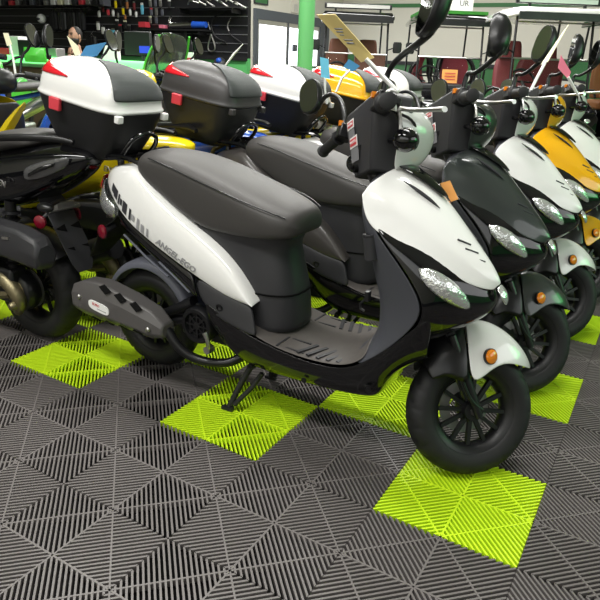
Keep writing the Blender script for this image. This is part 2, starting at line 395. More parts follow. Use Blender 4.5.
def make_scooter():
    S = thing('motor_scooter', 'x', 'scooter')
    # wheels
    wheel('front_wheel', (.9536, 0, .1995), .2017, .0445, .128, S, ST)
    wheel('rear_wheel', (-.305, 0, .2035), .2035, .047, .128, S)
    # fork, steering column
    m = MB(ST)
    for y in (-.058, .058):
        a = Vector((.9536, y, .1995)); m.tube([a - AX * .014, a + AX * .05, a + AX * .25], [.012, .015, .013], 12)
    m.box(Vector((.845, 0, .425)), (.03, .10, .02), (0, -RAKE, 0)); m.tube([PV + AX * .27, PV + AX * .86], .024, 12)
    fk = m.build('front_fork', satin_black, S)
    m = MB(ST); m.tube([(.965, -.060, .21), (.92, -.075, .235), (.885, -.078, .29), (.862, -.074, .345), (.85, -.05, .42)], .0055, 8, smooth=2); m.build('brake_hose', satin_black, fk)
    # front fender
    m = MB(ST)
    m.mgrid([[(1.142, -.010, .336), (1.146, -.006, .342), (1.150, 0, .345)], [(1.095, -.066, .346), (1.100, -.045, .395), (1.104, 0, .412)],
             [(1.0, -.086, .362), (1.028, -.062, .442), (1.036, 0, .463)], [(.945, -.090, .308), (.958, -.070, .462), (.968, 0, .490)],
             [(.905, -.090, .276), (.885, -.072, .430), (.905, 0, .487)]])
    fd = m.build('front_fender', white_d, S, sub=2, solid=.004)
    m = MB(ST); m.lathe([(.021, 0), (.021, .009), (.016, .013)], (.960, -.0815, .374), (.25, -1, .10), 20); m.lathe([(.021, 0), (.021, .009), (.016, .013)], (.960, .0815, .374), (.25, 1, .10), 20)
    each(m, 'side_reflector', amber, fd)
    m = MB(ST); m.lathe([(.024, -.002), (.024, .006), (.0205, .006), (.0205, -.002)], (.960, -.0815, .374), (.25, -1, .10), 20, True); m.build('reflector_ring', satin_black, fd)
    m = MB(ST)
    m.mgrid([[(.908, -.088, .278), (.888, -.070, .425), (.905, 0, .478)], [(.87, -.088, .292), (.855, -.074, .42), (.86, 0, .47)], [(.825, -.082, .31), (.812, -.064, .40), (.80, 0, .44)], [(.79, -.07, .28), (.775, -.055, .32), (.765, 0, .34)]])
    m.build('inner_fender', satin_black, S, sub=1, solid=.004)
    # nose panel
    rows = [[(.612, -.150, .840), (.620, -.122, .868), (.645, -.060, .898), (.668, 0, .912)], [(.630, -.168, .790), (.665, -.132, .832), (.700, -.065, .882), (.716, 0, .897)],
            [(.663, -.168, .748), (.720, -.127, .802), (.757, -.065, .846), (.771, 0, .862)], [(.738, -.160, .728), (.794, -.106, .756), (.822, -.055, .788), (.835, 0, .799)],
            [(.843, -.122, .663), (.876, -.076, .700), (.892, -.038, .719), (.900, 0, .727)], [(.942, -.060, .610), (.955, -.036, .643), (.962, -.018, .652), (.965, 0, .656)],
            [(.974, -.020, .606), (.979, -.012, .613), (.983, -.006, .617), (.985, 0, .619)]]
    ex = []
    for r in rows:
        r = [Vector(q) for q in r]; ex.append([r[0], r[0] + (r[1] - r[0]) * .12, r[1] + (r[0] - r[1]) * .10, r[1] + (r[2] - r[1]) * .10, r[2], r[3]])
    ex.insert(1, [a + (b - a) * .12 for a, b in zip(ex[0], ex[1])])
    m = MB(); m.mgrid(ex); pn = m.build('front_panel', white, S, sub=2, solid=.006)
    # gloss black insert on the crest, scoop line and vents
    m = MB(); m.mgrid([[(.655, -.052, .9075), (.668, 0, .916)], [(.705, -.045, .893), (.722, 0, .899)], [(.765, -.028, .858), (.775, 0, .864)], [(.800, -.010, .832), (.805, 0, .832)]])
    m.build('crest_insert', gloss_black, pn, sub=2, solid=.006, soff=1)
    m = MB()
    def vents(sg):
        m.tube([(.700, sg * .080, .8785), (.735, sg * .068, .858), (.775, sg * .056, .832), (.80, sg * .048, .812)], [.001, .005, .005, .001], 6, smooth=2)
        for a, b in (((.862, .056, .737), (.892, .030, .7215)), ((.884, .050, .714), (.914, .024, .700)), ((.906, .042, .690), (.935, .019, .678))):
            m.tube([(a[0], sg * a[1], a[2]), (b[0], sg * b[1], b[2])], .0028, 6)
    both(vents); each(m, 'vent_slot', ink, pn)
    # black nose
    m = MB()
    m.mgrid([[(.655, -.160, .775), (.72, -.158, .735), (.78, -.12, .735), (.83, 0, .77)], [(.690, -.176, .733), (.76, -.166, .708), (.83, -.118, .692), (.89, 0, .715)],
             [(.755, -.178, .672), (.825, -.160, .655), (.895, -.098, .637), (.972, 0, .618)], [(.822, -.178, .590), (.872, -.146, .575), (.945, -.078, .572), (1.008, 0, .580)],
             [(.828, -.176, .537), (.870, -.138, .515), (.932, -.078, .512), (.995, 0, .540)], [(.80, -.168, .485), (.838, -.125, .462), (.880, -.075, .462), (.92, 0, .485)],
             [(.77, -.15, .455), (.80, -.10, .42), (.82, -.06, .42), (.83, 0, .42)]])
    ns = m.build('nose_cowl', gloss_black, S, sub=2, solid=.004)
    def hl(sg):
        m = MB()
        A = Vector((.800, .1640, .668)); B = Vector((.930, .0800, .558)); n_ = Vector((.55, .75, .18)).normalized(); d = (B - A); up = n_.cross(d).normalized()
        if up.z < 0: up = -up
        rows_ = []
        for i in range(11):
            t = i / 10; w = .025 * (math.sin(PI * min(1, t ** .8)) ** .75) + .0015; ctr = A + d * t + n_ * (.022 * math.sin(PI * t) - .003)
            r = []
            for k in range(7):
                q = -1 + 2 * k / 6; p = ctr + up * (w * q) + n_ * (.010 * (1 - q * q) * math.sin(PI * t) - .004 * 0)
                r.append((p.x, sg * p.y, p.z))
            rows_.append(r)
        m.grid(rows_); return m.build('headlight', lens, ns, solid=.006, soff=0)
    both(hl)
    m = MB(); m.mgrid([[(.975, -.022, .612), (.984, 0, .618)], [(.990, -.030, .597), (1.002, 0, .603)], [(1.000, -.022, .578), (1.012, 0, .580)], [(1.002, -.004, .563), (1.008, 0, .562)]])
    m.build('position_lamp', lens, ns, sub=2, solid=.005, soff=0)
    # inner leg shield
    m = MB()
    m.mgrid([[(.655, -.05, .900), (.645, -.05, .898), (.60, -.03, .885), (.59, 0, .88)], [(.622, -.125, .862), (.612, -.12, .857), (.585, -.09, .845), (.57, 0, .84)],
             [(.625, -.152, .795), (.607, -.145, .79), (.585, -.10, .79), (.575, 0, .79)], [(.680, -.173, .735), (.632, -.152, .728), (.61, -.10, .72), (.60, 0, .72)],
             [(.752, -.1785, .672), (.648, -.152, .665), (.63, -.09, .66), (.62, 0, .66)], [(.823, -.1785, .588), (.672, -.150, .590), (.65, -.09, .588), (.64, 0, .588)],
             [(.829, -.1765, .532), (.698, -.150, .530), (.665, -.09, .53), (.655, 0, .53)], [(.772, -.1745, .456), (.704, -.152, .455), (.67, -.09, .45), (.66, 0, .45)],
             [(.712, -.1735, .394), (.684, -.158, .392), (.65, -.09, .39), (.64, 0, .39)], [(.650, -.173, .343), (.640, -.162, .345), (.60, -.09, .34), (.59, 0, .335)]])
    ls = m.build('leg_shield', shield_m, S, sub=2, solid=.004)
    m = MB(); m.tube([(.655, -.148, .665), (.646, -.150, .73)], [.020, .021], 18); m.lathe([(.021, 0), (.021, .004), (.013, .004), (.013, 0)], (.645, -.150, .731), (-.12, 0, 1), 18, True); pk = m.build('storage_pocket', charcoal, ls)
    m = MB(); m.lathe([(.0135, .0), (.0135, .003)], (.645, -.150, .7315), (-.12, 0, 1), 18); m.build('pocket_opening', sub_k, pk)
    m = MB(); m.box((.628, -.09, .53), (.012, .02, .03)); m.tube([(.622, -.09, .52), (.605, -.09, .50), (.608, -.09, .485), (.62, -.09, .48)], .004, 6); m.build('bag_hook', satin_black, ls)
    # lower cowl and belly
    cols = [((.06, .42), (.08, .36), (.11, .255), .17, .14), ((.15, .375), (.16, .29), (.19, .18), .172, .135), ((.25, .335), (.26, .25), (.28, .178), .174, .13), ((.45, .303), (.45, .24), (.45, .186), .175, .13),
            ((.56, .309), (.56, .25), (.56, .193), .175, .13), ((.63, .328), (.63, .265), (.64, .199), .175, .13), ((.70, .388), (.70, .30), (.703, .206), .176, .13), ((.77, .455), (.745, .38), (.724, .285), .175, .145), ((.83, .53), (.80, .45), (.785, .355), .172, .15), ((.85, .535), (.85, .46), (.84, .385), .150, .135)]
    m = MB(); m.mgrid([[(a[0], -yt, a[1]), (b[0], -yt + .003, b[1]), (c[0], -yb, c[1]), (c[0], 0, c[1])] for a, b, c, yt, yb in cols])
    lc = m.build('lower_cowl', gloss_black, S, sub=2, solid=.004)
    m = MB()
    def bolts(sg):
        for x, z in ((.47, .235), (.69, .27)): m.lathe([(.009, 0), (.009, .004), (.004, .004)], (x, sg * .170, z), (0, sg, -.1), 12)
    both(bolts); each(m, 'cowl_screw', satin_black, lc)
    # floorboard with tread bars
    m = MB()
    m.mgrid([[(.10, -.168, .402), (.12, -.10, .40), (.12, 0, .40)], [(.25, -.170, .340), (.25, -.10, .338), (.25, 0, .338)], [(.34, -.172, .316), (.34, -.10, .316), (.34, 0, .318)], [(.45, -.173, .306), (.45, -.10, .309), (.45, 0, .312)],
             [(.56, -.173, .312), (.56, -.10, .315), (.56, 0, .317)], [(.625, -.173, .330), (.62, -.10, .335), (.61, 0, .335)], [(.68, -.172, .372), (.655, -.10, .40), (.645, 0, .40)]])
    fb = m.build('floorboard', floor_pl, S, sub=2, solid=.006)
    def tread(sg):
        m = MB()
        for x in (.45, .485, .52, .555, .59): m.box((x, sg * .120, .3185 + max(0, x - .54) * .12), (.012, .085, .006), (0, 0, sg * .35))
        m.box((.36, sg * .125, .3215), (.006, .08, .006), (0, .1, 0)); m.box((.40, sg * .085, .3185), (.085, .006, .006)); m.box((.41, sg * .15, .3155), (.085, .006, .006))
        each(m, 'tread_bar', charcoal, fb)
    both(tread)
    # under-seat tub
    def rr(x0_, x1_, hw, z): return sring((x0_ + x1_) / 2, 0, z, (x1_ - x0_) / 2, hw, 28, 2.7)
    m = MB(); m.loft([rr(-.16, .345, .120, .668), rr(-.14, .340, .120, .64), rr(-.12, .325, .112, .620), rr(-.08, .330, .112, .585), rr(0, .346, .115, .52), rr(.03, .362, .118, .455), rr(.04, .366, .120, .40), rr(.05, .368, .123, .35), rr(.05, .372, .128, .315)])
    tb = m.build('seat_tub', charcoal, S, sub=1)
    m = MB(); m.loft([rr(.028, .3618, .1185, .462), rr(.028, .3625, .1188, .456)], False); m.build('tub_seam', sub_k, tb, solid=.002, soff=1)
    # seat
    hs = lambda t, w, b, e=.055: [(0, t), (w * .45, t - .002), (w * .78, t - .012), (w * .95, t - .030), (w, t - e), (w * .985, b + (t - b) * .22), (w * .93, b), (w * .5, b), (0, b)]
    st_ = [(-.298, .832, .055, .800), (-.284, .853, .092, .788), (-.245, .867, .112, .758), (-.15, .868, .126, .722), (-.07, .860, .136, .680), (.02, .842, .141, .640), (.11, .816, .143, .636), (.20, .790, .145, .638), (.28, .764, .140, .645), (.325, .749, .128, .650), (.352, .738, .110, .655), (.364, .728, .092, .660), (.372, .708, .074, .670)]
    m = MB(); m.loft([yring(x, hs(t, w, b, min(.055, (t - b) * .5))) for x, t, w, b in st_])
    se = m.build('seat', seat_m, S, sub=2)
    m = MB()
    def pipe_(sg): m.tube([(-.20, sg * .117, .846), (-.10, sg * .131, .832), (.0, sg * .139, .808), (.10, sg * .142, .786), (.2, sg * .143, .762), (.29, sg * .135, .742), (.345, sg * .108, .722)], .0022, 6, smooth=1)
    both(pipe_); each(m, 'seat_seam', satin_black, se)
    # tail body
    m = MB()
    L_ = [((-.475, .050, .715), (-.485, .030, .760)), ((-.415, .098, .690), (-.425, .070, .788)), ((-.340, .130, .645), (-.330, .100, .800)), ((-.281, .141, .607), (-.262, .118, .795)), ((-.205, .147, .574), (-.215, .136, .755)), ((-.134, .152, .544), (-.105, .149, .692)),
          ((.019, .157, .484), (.031, .153, .628)), ((.145, .158, .441), (.140, .153, .566)), ((.205, .158, .433), (.205, .153, .505)), ((.245, .156, .429), (.246, .154, .452)), ((.262, .155, .428), (.262, .154, .432))]
    m.mgrid([[(a[0], -a[1], a[2]), ((a[0] * .6 + b[0] * .4), -(a[1] * .5 + b[1] * .5) - .012, a[2] * .6 + b[2] * .4), (b[0], -b[1], b[2]), (b[0], -b[1] * .7, b[2] + .006), (b[0], 0, b[2] + .008)] for a, b in L_])
    tl = m.build('tail_body', white, S, sub=2, solid=.004)
    def side_text(sg):
        dx = Vector((1, 0, -.42)).normalized() * (1 if sg < 0 else -1)
        M = frame((-.060, sg * .1675, .541), dx, (.38, 0, 1)); t_ = text('side_lettering', 'ANGEL-EGO', .034, M, ink_grey, tl, .0015, .3, .0008); conform(t_, tl, sg); return t_
    both(side_text)
    def blocks(sg):
        for i, (x, z, w_, h_) in enumerate(((-.388, .706, .020, .028), (-.368, .692, .024, .034), (-.345, .676, .010, .036), (-.330, .668, .012, .022), (-.308, .652, .024, .040), (-.278, .634, .010, .040), (-.262, .624, .016, .022), (-.236, .606, .012, .042), (-.214, .594, .014, .030), (-.190, .580, .008, .040))):
            b_ = MB(); N = 4
            b_.grid([[(x + w_ * (q / N - .5) + .25 * h_ * (r / N - .5), sg * .2, z + .012 + h_ * (r / N - .5) - .5 * w_ * (q / N - .5)) for q in range(N + 1)] for r in range(N + 1)])
            g_ = b_.build('side_graphic', ink if i < 6 else ink_grey, tl); conform(g_, tl, sg)
    both(blocks)
    # gloss strip under the tail, side cover
    m = MB()
    m.mgrid([[(-.385, -.085, .575), (-.385, -.098, .612), (-.385, -.098, .645), (-.385, -.08, .645)], [(-.36, -.098, .568), (-.36, -.118, .61), (-.366, -.112, .660), (-.36, -.09, .66)], [(-.25, -.122, .528), (-.265, -.138, .565), (-.281, -.132, .605), (-.28, -.11, .605)], [(-.10, -.132, .462), (-.115, -.150, .502), (-.134, -.144, .545), (-.134, -.12, .545)], [(.045, -.140, .370), (.030, -.156, .425), (.019, -.148, .487), (.02, -.12, .487)]])
    gs = m.build('tail_trim', gloss_black, S, sub=1, solid=.003)
    def trims(sg):
        m = MB(); m.tube([(-.33, sg * .125, .56), (-.20, sg * .145, .50), (-.10, sg * .152, .455)], .004, 6); m.tube([(-.14, sg * .151, .50), (-.06, sg * .158, .46), (.0, sg * .157, .42)], .004, 6); each(m, 'trim_line', slate, gs)
    both(trims)
    def cover(sg):
        m = MB(); m.grid([[(.020, sg * .150, .487), (.03, sg * .160, .44), (.06, sg * .164, .40), (.10, sg * .168, .375)], [(.10, sg * .153, .458), (.12, sg * .163, .42), (.14, sg * .168, .385), (.17, sg * .172, .352)], [(.18, sg * .153, .440), (.19, sg * .163, .41), (.20, sg * .168, .37), (.22, sg * .174, .345)], [(.255, sg * .15, .432), (.27, sg * .158, .40), (.28, sg * .164, .36), (.30, sg * .172, .328)]])
        c_ = m.build('side_cover', charcoal, S, sub=1, solid=.004, soff=0)
        m = MB(); m.lathe([(.013, 0), (.013, .004), (.008, .004), (.008, 0)], (.135, sg * .1675, .40), (0, sg, -.2), 16, True); m.build('cover_screw', satin_black, c_)
    both(cover)
    # tail lamp
    m = MB(); m.mgrid([[(-.385, -.108, .655), (-.44, -.104, .672), (-.505, -.055, .735), (-.515, 0, .738)], [(-.39, -.110, .635), (-.47, -.100, .64), (-.54, -.058, .66), (-.55, 0, .66)], [(-.40, -.098, .612), (-.465, -.092, .605), (-.52, -.05, .605), (-.53, 0, .605)], [(-.42, -.078, .590), (-.44, -.07, .585), (-.46, -.04, .585), (-.465, 0, .585)]])
    tm = m.build('tail_lamp', lens, S, sub=2, solid=.012)
    m = MB(); m.mgrid([[(-.47, -.075, .725), (-.515, -.03, .742), (-.522, 0, .742)], [(-.49, -.075, .690), (-.536, -.035, .700), (-.546, 0, .700)]]); m.build('brake_lens', red_lens, tm, sub=1, solid=.006, soff=1)
    # plate holder and reflectors
    m = MB(); m.loft([[Vector((x, y, z)) for x, y, z in ((a - .012, -w, b - .012), (a - .012, w, b - .012), (a + .012, w, b + .012), (a + .012, -w, b + .012))] for a, b, w in ((-.41, .60, .085), (-.49, .545, .085), (-.55, .475, .075), (-.60, .415, .05))])
    ph = m.build('plate_holder', satin_black, S, bevel=.004)
    def rref(sg):
        m = MB(); m.lathe([(.027, 0), (.027, .007), (.02, .012)], (-.475, sg * .092, .540), (-.25, sg, 0), 20); m.build('side_reflector', red_ref, ph); m = MB(); m.tube([(-.472, sg * .092, .540), (-.455, sg * .05, .56)], .012, 8); m.build('reflector_stalk', satin_black, ph)
    both(rref)
    # rear hugger
    m = MB(); rows_ = []
    for k in range(11):
        a = R_(18 + k * 13.5); rr_ = .232 + .012 * math.sin(k / 10 * PI); cx, cz = -.300 + rr_ * math.cos(a), .205 + rr_ * math.sin(a); ci, si = -.300 + (rr_ - .03) * math.cos(a), .205 + (rr_ - .03) * math.sin(a)
        rows_.append([(ci, -.068, si), (cx, -.062, cz), (cx, -.03, cz + .003), (cx, 0, cz + .005)])
    m.mgrid(rows_); m.build('rear_fender', slate, S, sub=1, solid=.004)
    # engine
    m = MB(); m.box((.02, .0, .29), (.22, .20, .13)); m.box((-.14, .08, .25), (.36, .09, .12)); m.box((.10, 0, .33), (.16, .16, .12)); m.tube([(-.28, .09, .21), (.0, .1, .26)], .055, 14); m.tube([(-.30, -.085, .205), (-.10, -.09, .27), (.05, -.08, .30)], .022, 10)
    en = m.build('engine', satin_black, S, bevel=.012)
    m = MB(); m.lathe([(.060, -.02), (.068, .0), (.068, .030), (.062, .040), (.050, .040), (.048, .026), (.0, .026)], (.012, -.105, .292), (0, -1, 0), 32)
    fc = m.build('fan_cover', rim_m, en)
    m = MB()
    for k in range(8):
        a = k * PI / 4; m.box((.012 + .027 * math.cos(a), -.136, .292 + .027 * math.sin(a)), (.044, .006, .006), (0, -a, 0))
    m.lathe([(.014, 0), (.014, .01)], (.012, -.130, .292), (0, -1, 0), 14); m.lathe([(.030, 0), (.034, 0), (.034, .006), (.030, .006)], (.012, -.132, .292), (0, -1, 0), 24, True); m.build('fan_grille', satin_black, fc)
    m = MB(); m.tube([(-.03, -.10, .36), (-.25, -.10, .235), (-.305, -.085, .205)], [.022, .018, .02], 10); m.build('swing_arm', rim_m, en)
    m = MB(); m.tube([(-.20, .09, .28), (-.27, .09, .52)], .026, 12)
    for k in range(9): m.lathe([(.026, 0), (.034, .006), (.026, .012)], Vector((-.205, .09, .30)) + Vector((-.07, 0, .24)) * (k / 11), (-.28, 0, .96), 14)
    m.build('shock_absorber', satin_black, S)
    m = MB(); m.tube([(.075, -.14, .225), (.085, -.165, .24), (.085, -.172, .275), (.075, -.172, .295)], [.008, .008, .009, .011], 10); m.lathe([(.014, 0), (.014, .03)], (.07, -.13, .22), (0, -1, 0), 12); m.build('kick_lever', silver, en)
    # muffler
    m = MB()
    def oct_(x, zl, zh, hw, yc=-.178):
        zc = (zl + zh) / 2; h_ = (zh - zl) / 2
        return [Vector((x, yc + hw * a, zc + h_ * b)) for a, b in ((-1, -.55), (-1, .42), (-.62, 1), (.62, 1), (1, .42), (1, -.55), (.55, -1), (-.55, -1))]
    m.loft([oct_(-.552, .270, .318, .020), oct_(-.535, .246, .350, .038), (oct_(-.47, .238, .378, .050)), oct_(-.38, .234, .386, .052), oct_(-.25, .232, .362, .052), oct_(-.14, .226, .333, .048), oct_(-.085, .240, .292, .034)])
    mf = m.build('muffler', heat_m, S, bevel=.006, angle=25)
    m = MB()
    for x, z in ((-.345, .369), (-.27, .353), (-.195, .337)): m.prism([(-.030, 0), (-.008, .017), (.030, .004), (.010, -.015)], (x, -.2205, z + .003), (1, 0, -.18), (0, .55, .85), .0025)
    for x in (-.40, -.33, -.26, -.19): m.prism([(-.026, 0), (-.008, .012), (.026, .0), (.010, -.012)], (x, -.2225, .2465), (1, 0, -.05), (0, -.6, .8), .002)
    each(m, 'shield_slot', sub_k, mf)
    m = MB(); pl = []
    for k in range(24):
        a = 2 * PI * k / 24; c_, s_ = math.cos(a), math.sin(a); pl.append((.052 * math.copysign(abs(c_) ** .55, c_), .019 * math.copysign(abs(s_) ** .7, s_)))
    m.prism(pl, (-.372, -.2305, .300), (1, 0, -.13), (0, 0, 1), .003); lb = m.build('maker_plate', card_w, mf)
    text('plate_lettering', 'EURO', .014, frame((-.384, -.2342, .3075), (1, 0, -.13), (0, 0, 1)), ink_red, lb); m = MB(); m.box((-.356, -.2336, .291), (.045, .001, .003), (0, .13, 0)); m.build('plate_line', ink_grey, lb)
    m = MB()
    for x, z in ((-.478, .318), (-.135, .272)): m.ball((x, -.229, z), (.009, .006, .009))
    each(m, 'shield_bolt', silver, mf)
    m = MB(); m.tube([(-.10, -.172, .262), (-.055, -.165, .20), (.0, -.145, .163), (.07, -.115, .152), (.13, -.08, .16), (.19, -.03, .22)], [.020, .018, .016, .016, .016, .016], 12, smooth=2); m.build('exhaust_pipe', satin_black, S)
    # centre stand
    m = MB()
    def leg_(sg): m.tube([(.205, sg * .085, .165), (.178, sg * .105, .10), (.150, sg * .135, .012)], .011, 10); m.tube([(.255, sg * .085, .155), (.225, sg * .10, .10), (.170, sg * .132, .025)], .009, 8); m.box((.146, sg * .140, .007), (.045, .018, .012), (0, -.1, 0))
    both(leg_); m.tube([(.205, -.09, .165), (.205, .09, .165)], .012, 10); m.build('centre_stand', matte_black, S)
    # carrier
    m = MB()
    def rails(sg): m.tube([(-.24, sg * .075, .795), (-.30, sg * .085, .825), (-.36, sg * .085, .83), (-.50, sg * .07, .825), (-.55, sg * .03, .825)], .009, 8, smooth=1)
    both(rails); m.tube([(-.39, -.07, .815), (-.345, -.075, .86), (-.325, -.06, .895), (-.315, 0, .912), (-.325, .06, .895), (-.345, .075, .86), (-.39, .07, .815)], .0085, 10, smooth=2)
    m.box((-.48, 0, .822), (.22, .17, .012)); m.tube([(-.40, -.05, .79), (-.40, -.05, .83)], .012, 8); m.tube([(-.40, .05, .79), (-.40, .05, .83)], .012, 8); m.build('luggage_carrier', gloss_black, S)
    # handlebar group (steered)
    m = MB(ST); m.loft([[Vector(p) for p in ((xr, -hw * .92, z), (xr, hw * .92, z), (xr + .018, hw, z), (.625, hw * .95, z), (.66, hw * .5, z), (.66, -hw * .5, z), (.625, -hw * .95, z), (xr + .018, -hw, z))] for z, xr, hw in ((.866, .540, .082), (.90, .533, .096), (.96, .523, .122), (1.03, .512, .144), (1.060, .512, .142), (1.078, .535, .115))])
    dash = m.build('dashboard_cover', charcoal, S, bevel=.006)
    tn = Vector((-.986, 0, -.165))
    def on_dash(y, z): return Vector((.512 + (1.03 - z) * .165, y, z))
    m = MB(ST)
    ux = Vector((0, -1, 0)); uy = Vector((-.165, 0, .986)); nz = ux.cross(uy)
    for (y, z, w_, h_) in ((.066, 1.020, .066, .026), (.046, .966, .074, .032)):
        o = on_dash(y, z) + nz * .004; m.prism([(-w_ / 2, -h_ / 2), (w_ / 2, -h_ / 2), (w_ / 2, h_ / 2), (-w_ / 2, h_ / 2)], o, ux, uy, .001)
    wss = each(m, 'warning_sticker', card_w, dash)
    for ws, (y, z, w_, h_) in zip(wss, ((.066, 1.020, .054, .015), (.046, .966, .062, .021))):
        m = MB(ST); o = on_dash(y, z) + nz * .0053; m.prism([(-w_ / 2, -h_ / 2), (w_ / 2, -h_ / 2), (w_ / 2, h_ / 2), (-w_ / 2, h_ / 2)], o, ux, uy, .001)
        m.build('sticker_banner', red_pl, ws)
    m = MB(ST)
    for (y, z, w_, h_) in ((.060, .994, .058, .022), (.038, .928, .072, .040)):
        o = on_dash(y, z) + nz * .0042; m.prism([(-w_ / 2, -h_ / 2), (w_ / 2, -h_ / 2), (w_ / 2, h_ / 2), (-w_ / 2, h_ / 2)], o, ux, uy, .001)
    each(m, 'notice_sticker', lab_grey, dash)
    for ws, (y, z, sz) in zip(wss, ((.066, 1.020, .011), (.046, .966, .0125))):
        text('sticker_lettering', 'WARNING', sz, ST @ frame(on_dash(y, z) + nz * .0066, ux, uy), card_w, ws, .0002)
    m = MB(ST); m.lathe([(.012, 0), (.012, .012), (.008, .012), (.008, .0)], on_dash(.035, .888) + Vector((0, 0, 0)), tn, 16, True); m.build('ignition_switch', sub_k, dash)
    m = MB(ST); m.loft([sring(.58, 0, 1.072, .045, .09), sring(.58, 0, 1.084, .042, .085), sring(.585, 0, 1.09, .034, .075)]); m.build('speedometer', gloss_black, dash)
    m = MB(ST)
    m.mgrid([[(.600, -.095, .868), (.640, -.065, .866), (.665, 0, .868)], [(.590, -.130, .915), (.690, -.095, .915), (.735, 0, .915)], [(.585, -.155, .975), (.705, -.115, .980), (.770, 0, .980)], [(.580, -.155, 1.020), (.695, -.115, 1.030), (.755, 0, 1.035)], [(.575, -.130, 1.050), (.655, -.085, 1.066), (.690, 0, 1.075)], [(.57, -.11, 1.070), (.60, -.06, 1.08), (.61, 0, 1.085)]])
    m.build('handlebar_cowl', white_d, S, sub=2, solid=.004)
    m = MB(ST); m.tube([(.495, -.325, .992), (.510, -.25, 1.006), (.545, -.15, 1.032), (.565, 0, 1.04), (.545, .15, 1.032), (.510, .25, 1.006), (.495, .325, .992)], .011, 12)
    hb = m.build('handlebar', satin_black, S)
    def grip(sg):
        m = MB(ST); a = Vector((.514, sg * .218, 1.012)); b = Vector((.490, sg * .335, .984)); d = (b - a)
        m.lathe([(.0, 0), (.024, 0), (.024, .004), (.018, .007), (.0175, .11), (.021, .112), (.021, .119), (.016, .1215), (0, .1215)], a, d, 24)
        g = m.build('grip', matte_black, hb)
        m = MB(ST); m.box((.525, sg * .185, 1.022), (.05, .06, .045), (0, .2, 0)); m.tube([(.53, sg * .20, 1.03), (.565, sg * .20, 1.02)], .016, 10); m.build('switch_housing', satin_black, hb, bevel=.006)
        m = MB(ST); m.tube([(.555, sg * .175, 1.018), (.590, sg * .195, 1.012), (.615, sg * .24, 1.003), (.625, sg * .30, .992), (.632, sg * .335, .985)], [.008, .0075, .0075, .007, .009], 8, smooth=1, flat=.8); m.build('brake_lever', silver, hb)
        m = MB(ST); m.tube([(.567, sg * .19, 1.01), (.572, sg * .197, .985), (.575, sg * .198, .955)], [.006, .005, .005], 8); m.ball((.567, sg * .19, 1.01), .009); m.build('lever_pivot', silver, hb)
        m = MB(ST); m.box((.503, sg * .165, 1.045), (.012, .012, .016)); m.build('signal_switch', amber, hb)
        m = MB(ST); m.tube([(.575, sg * .12, .945), (.585, sg * .165, .938)], .008, 8); c_ = Vector((.592 if sg < 0 else .575, sg * .195, .934)); m.ball(c_, (.034, .032, .032)); ti = m.build('turn_signal', gloss_black, hb)
        m = MB(ST); m.lathe([(.024, 0), (.018, .006), (.006, .010)], c_ + Vector((.027, 0, 0)), (1, sg * .2, 0), 16); m.build('signal_lens', smoke, ti)
    both(grip)
    m = MB(ST); m.tube([(.56, -.19, 1.0), (.60, -.16, .96), (.62, -.10, .93)], .004, 6, smooth=2); m.tube([(.56, -.17, 1.01), (.63, -.15, 1.0), (.66, -.09, .97), (.64, -.04, .93)], .004, 6, smooth=2); m.tube([(.555, .19, 1.01), (.60, .17, .96), (.60, .10, .90)], .005, 6, smooth=2); each(m, 'control_cable', satin_black, hb)
    return S

def add_mirror(S, sg, ctr, nrm, up, w_, h_, via, hb):
    ctr = Vector(ctr); nrm = Vector(nrm).normalized(); up = Vector(up); up = (up - nrm * up.dot(nrm)).normalized(); x = up.cross(nrm)
    M = Matrix.Identity(3)
    for i in range(3): M[i][0] = x[i]; M[i][1] = up[i]; M[i][2] = nrm[i]
    m = MB(ST); rings = []
    for t, k in ((.012, .90), (.012, .97), (.006, 1.0), (-.004, 1.0), (-.022, .82), (-.034, .5), (-.038, .12)):
        rings.append([ctr + M @ Vector((p.x, p.y, t)) for p in sring(0, 0, 0, w_ * k, h_ * k, 28, 2.5)])
    m.loft(rings); b0 = ctr - up * h_ * .93 - nrm * .012
    m.tube([(.522, sg * .19, 1.03), (.522, sg * .195, 1.075)] + via + [b0, ctr - up * h_ * .6 - nrm * .02], [.010, .0085] + [.0075] * len(via) + [.009, .010], 10, smooth=2)
    mo = m.build('rear_view_mirror', satin_black, hb, angle=50)
    m = MB(ST); m.loft([[ctr + M @ Vector((p.x, p.y, t)) for p in sring(0, 0, 0, w_ * .9, h_ * .9, 28, 2.5)] for t in (.0115, .0135)]); m.build('mirror_glass', mirror_g, mo, angle=30)

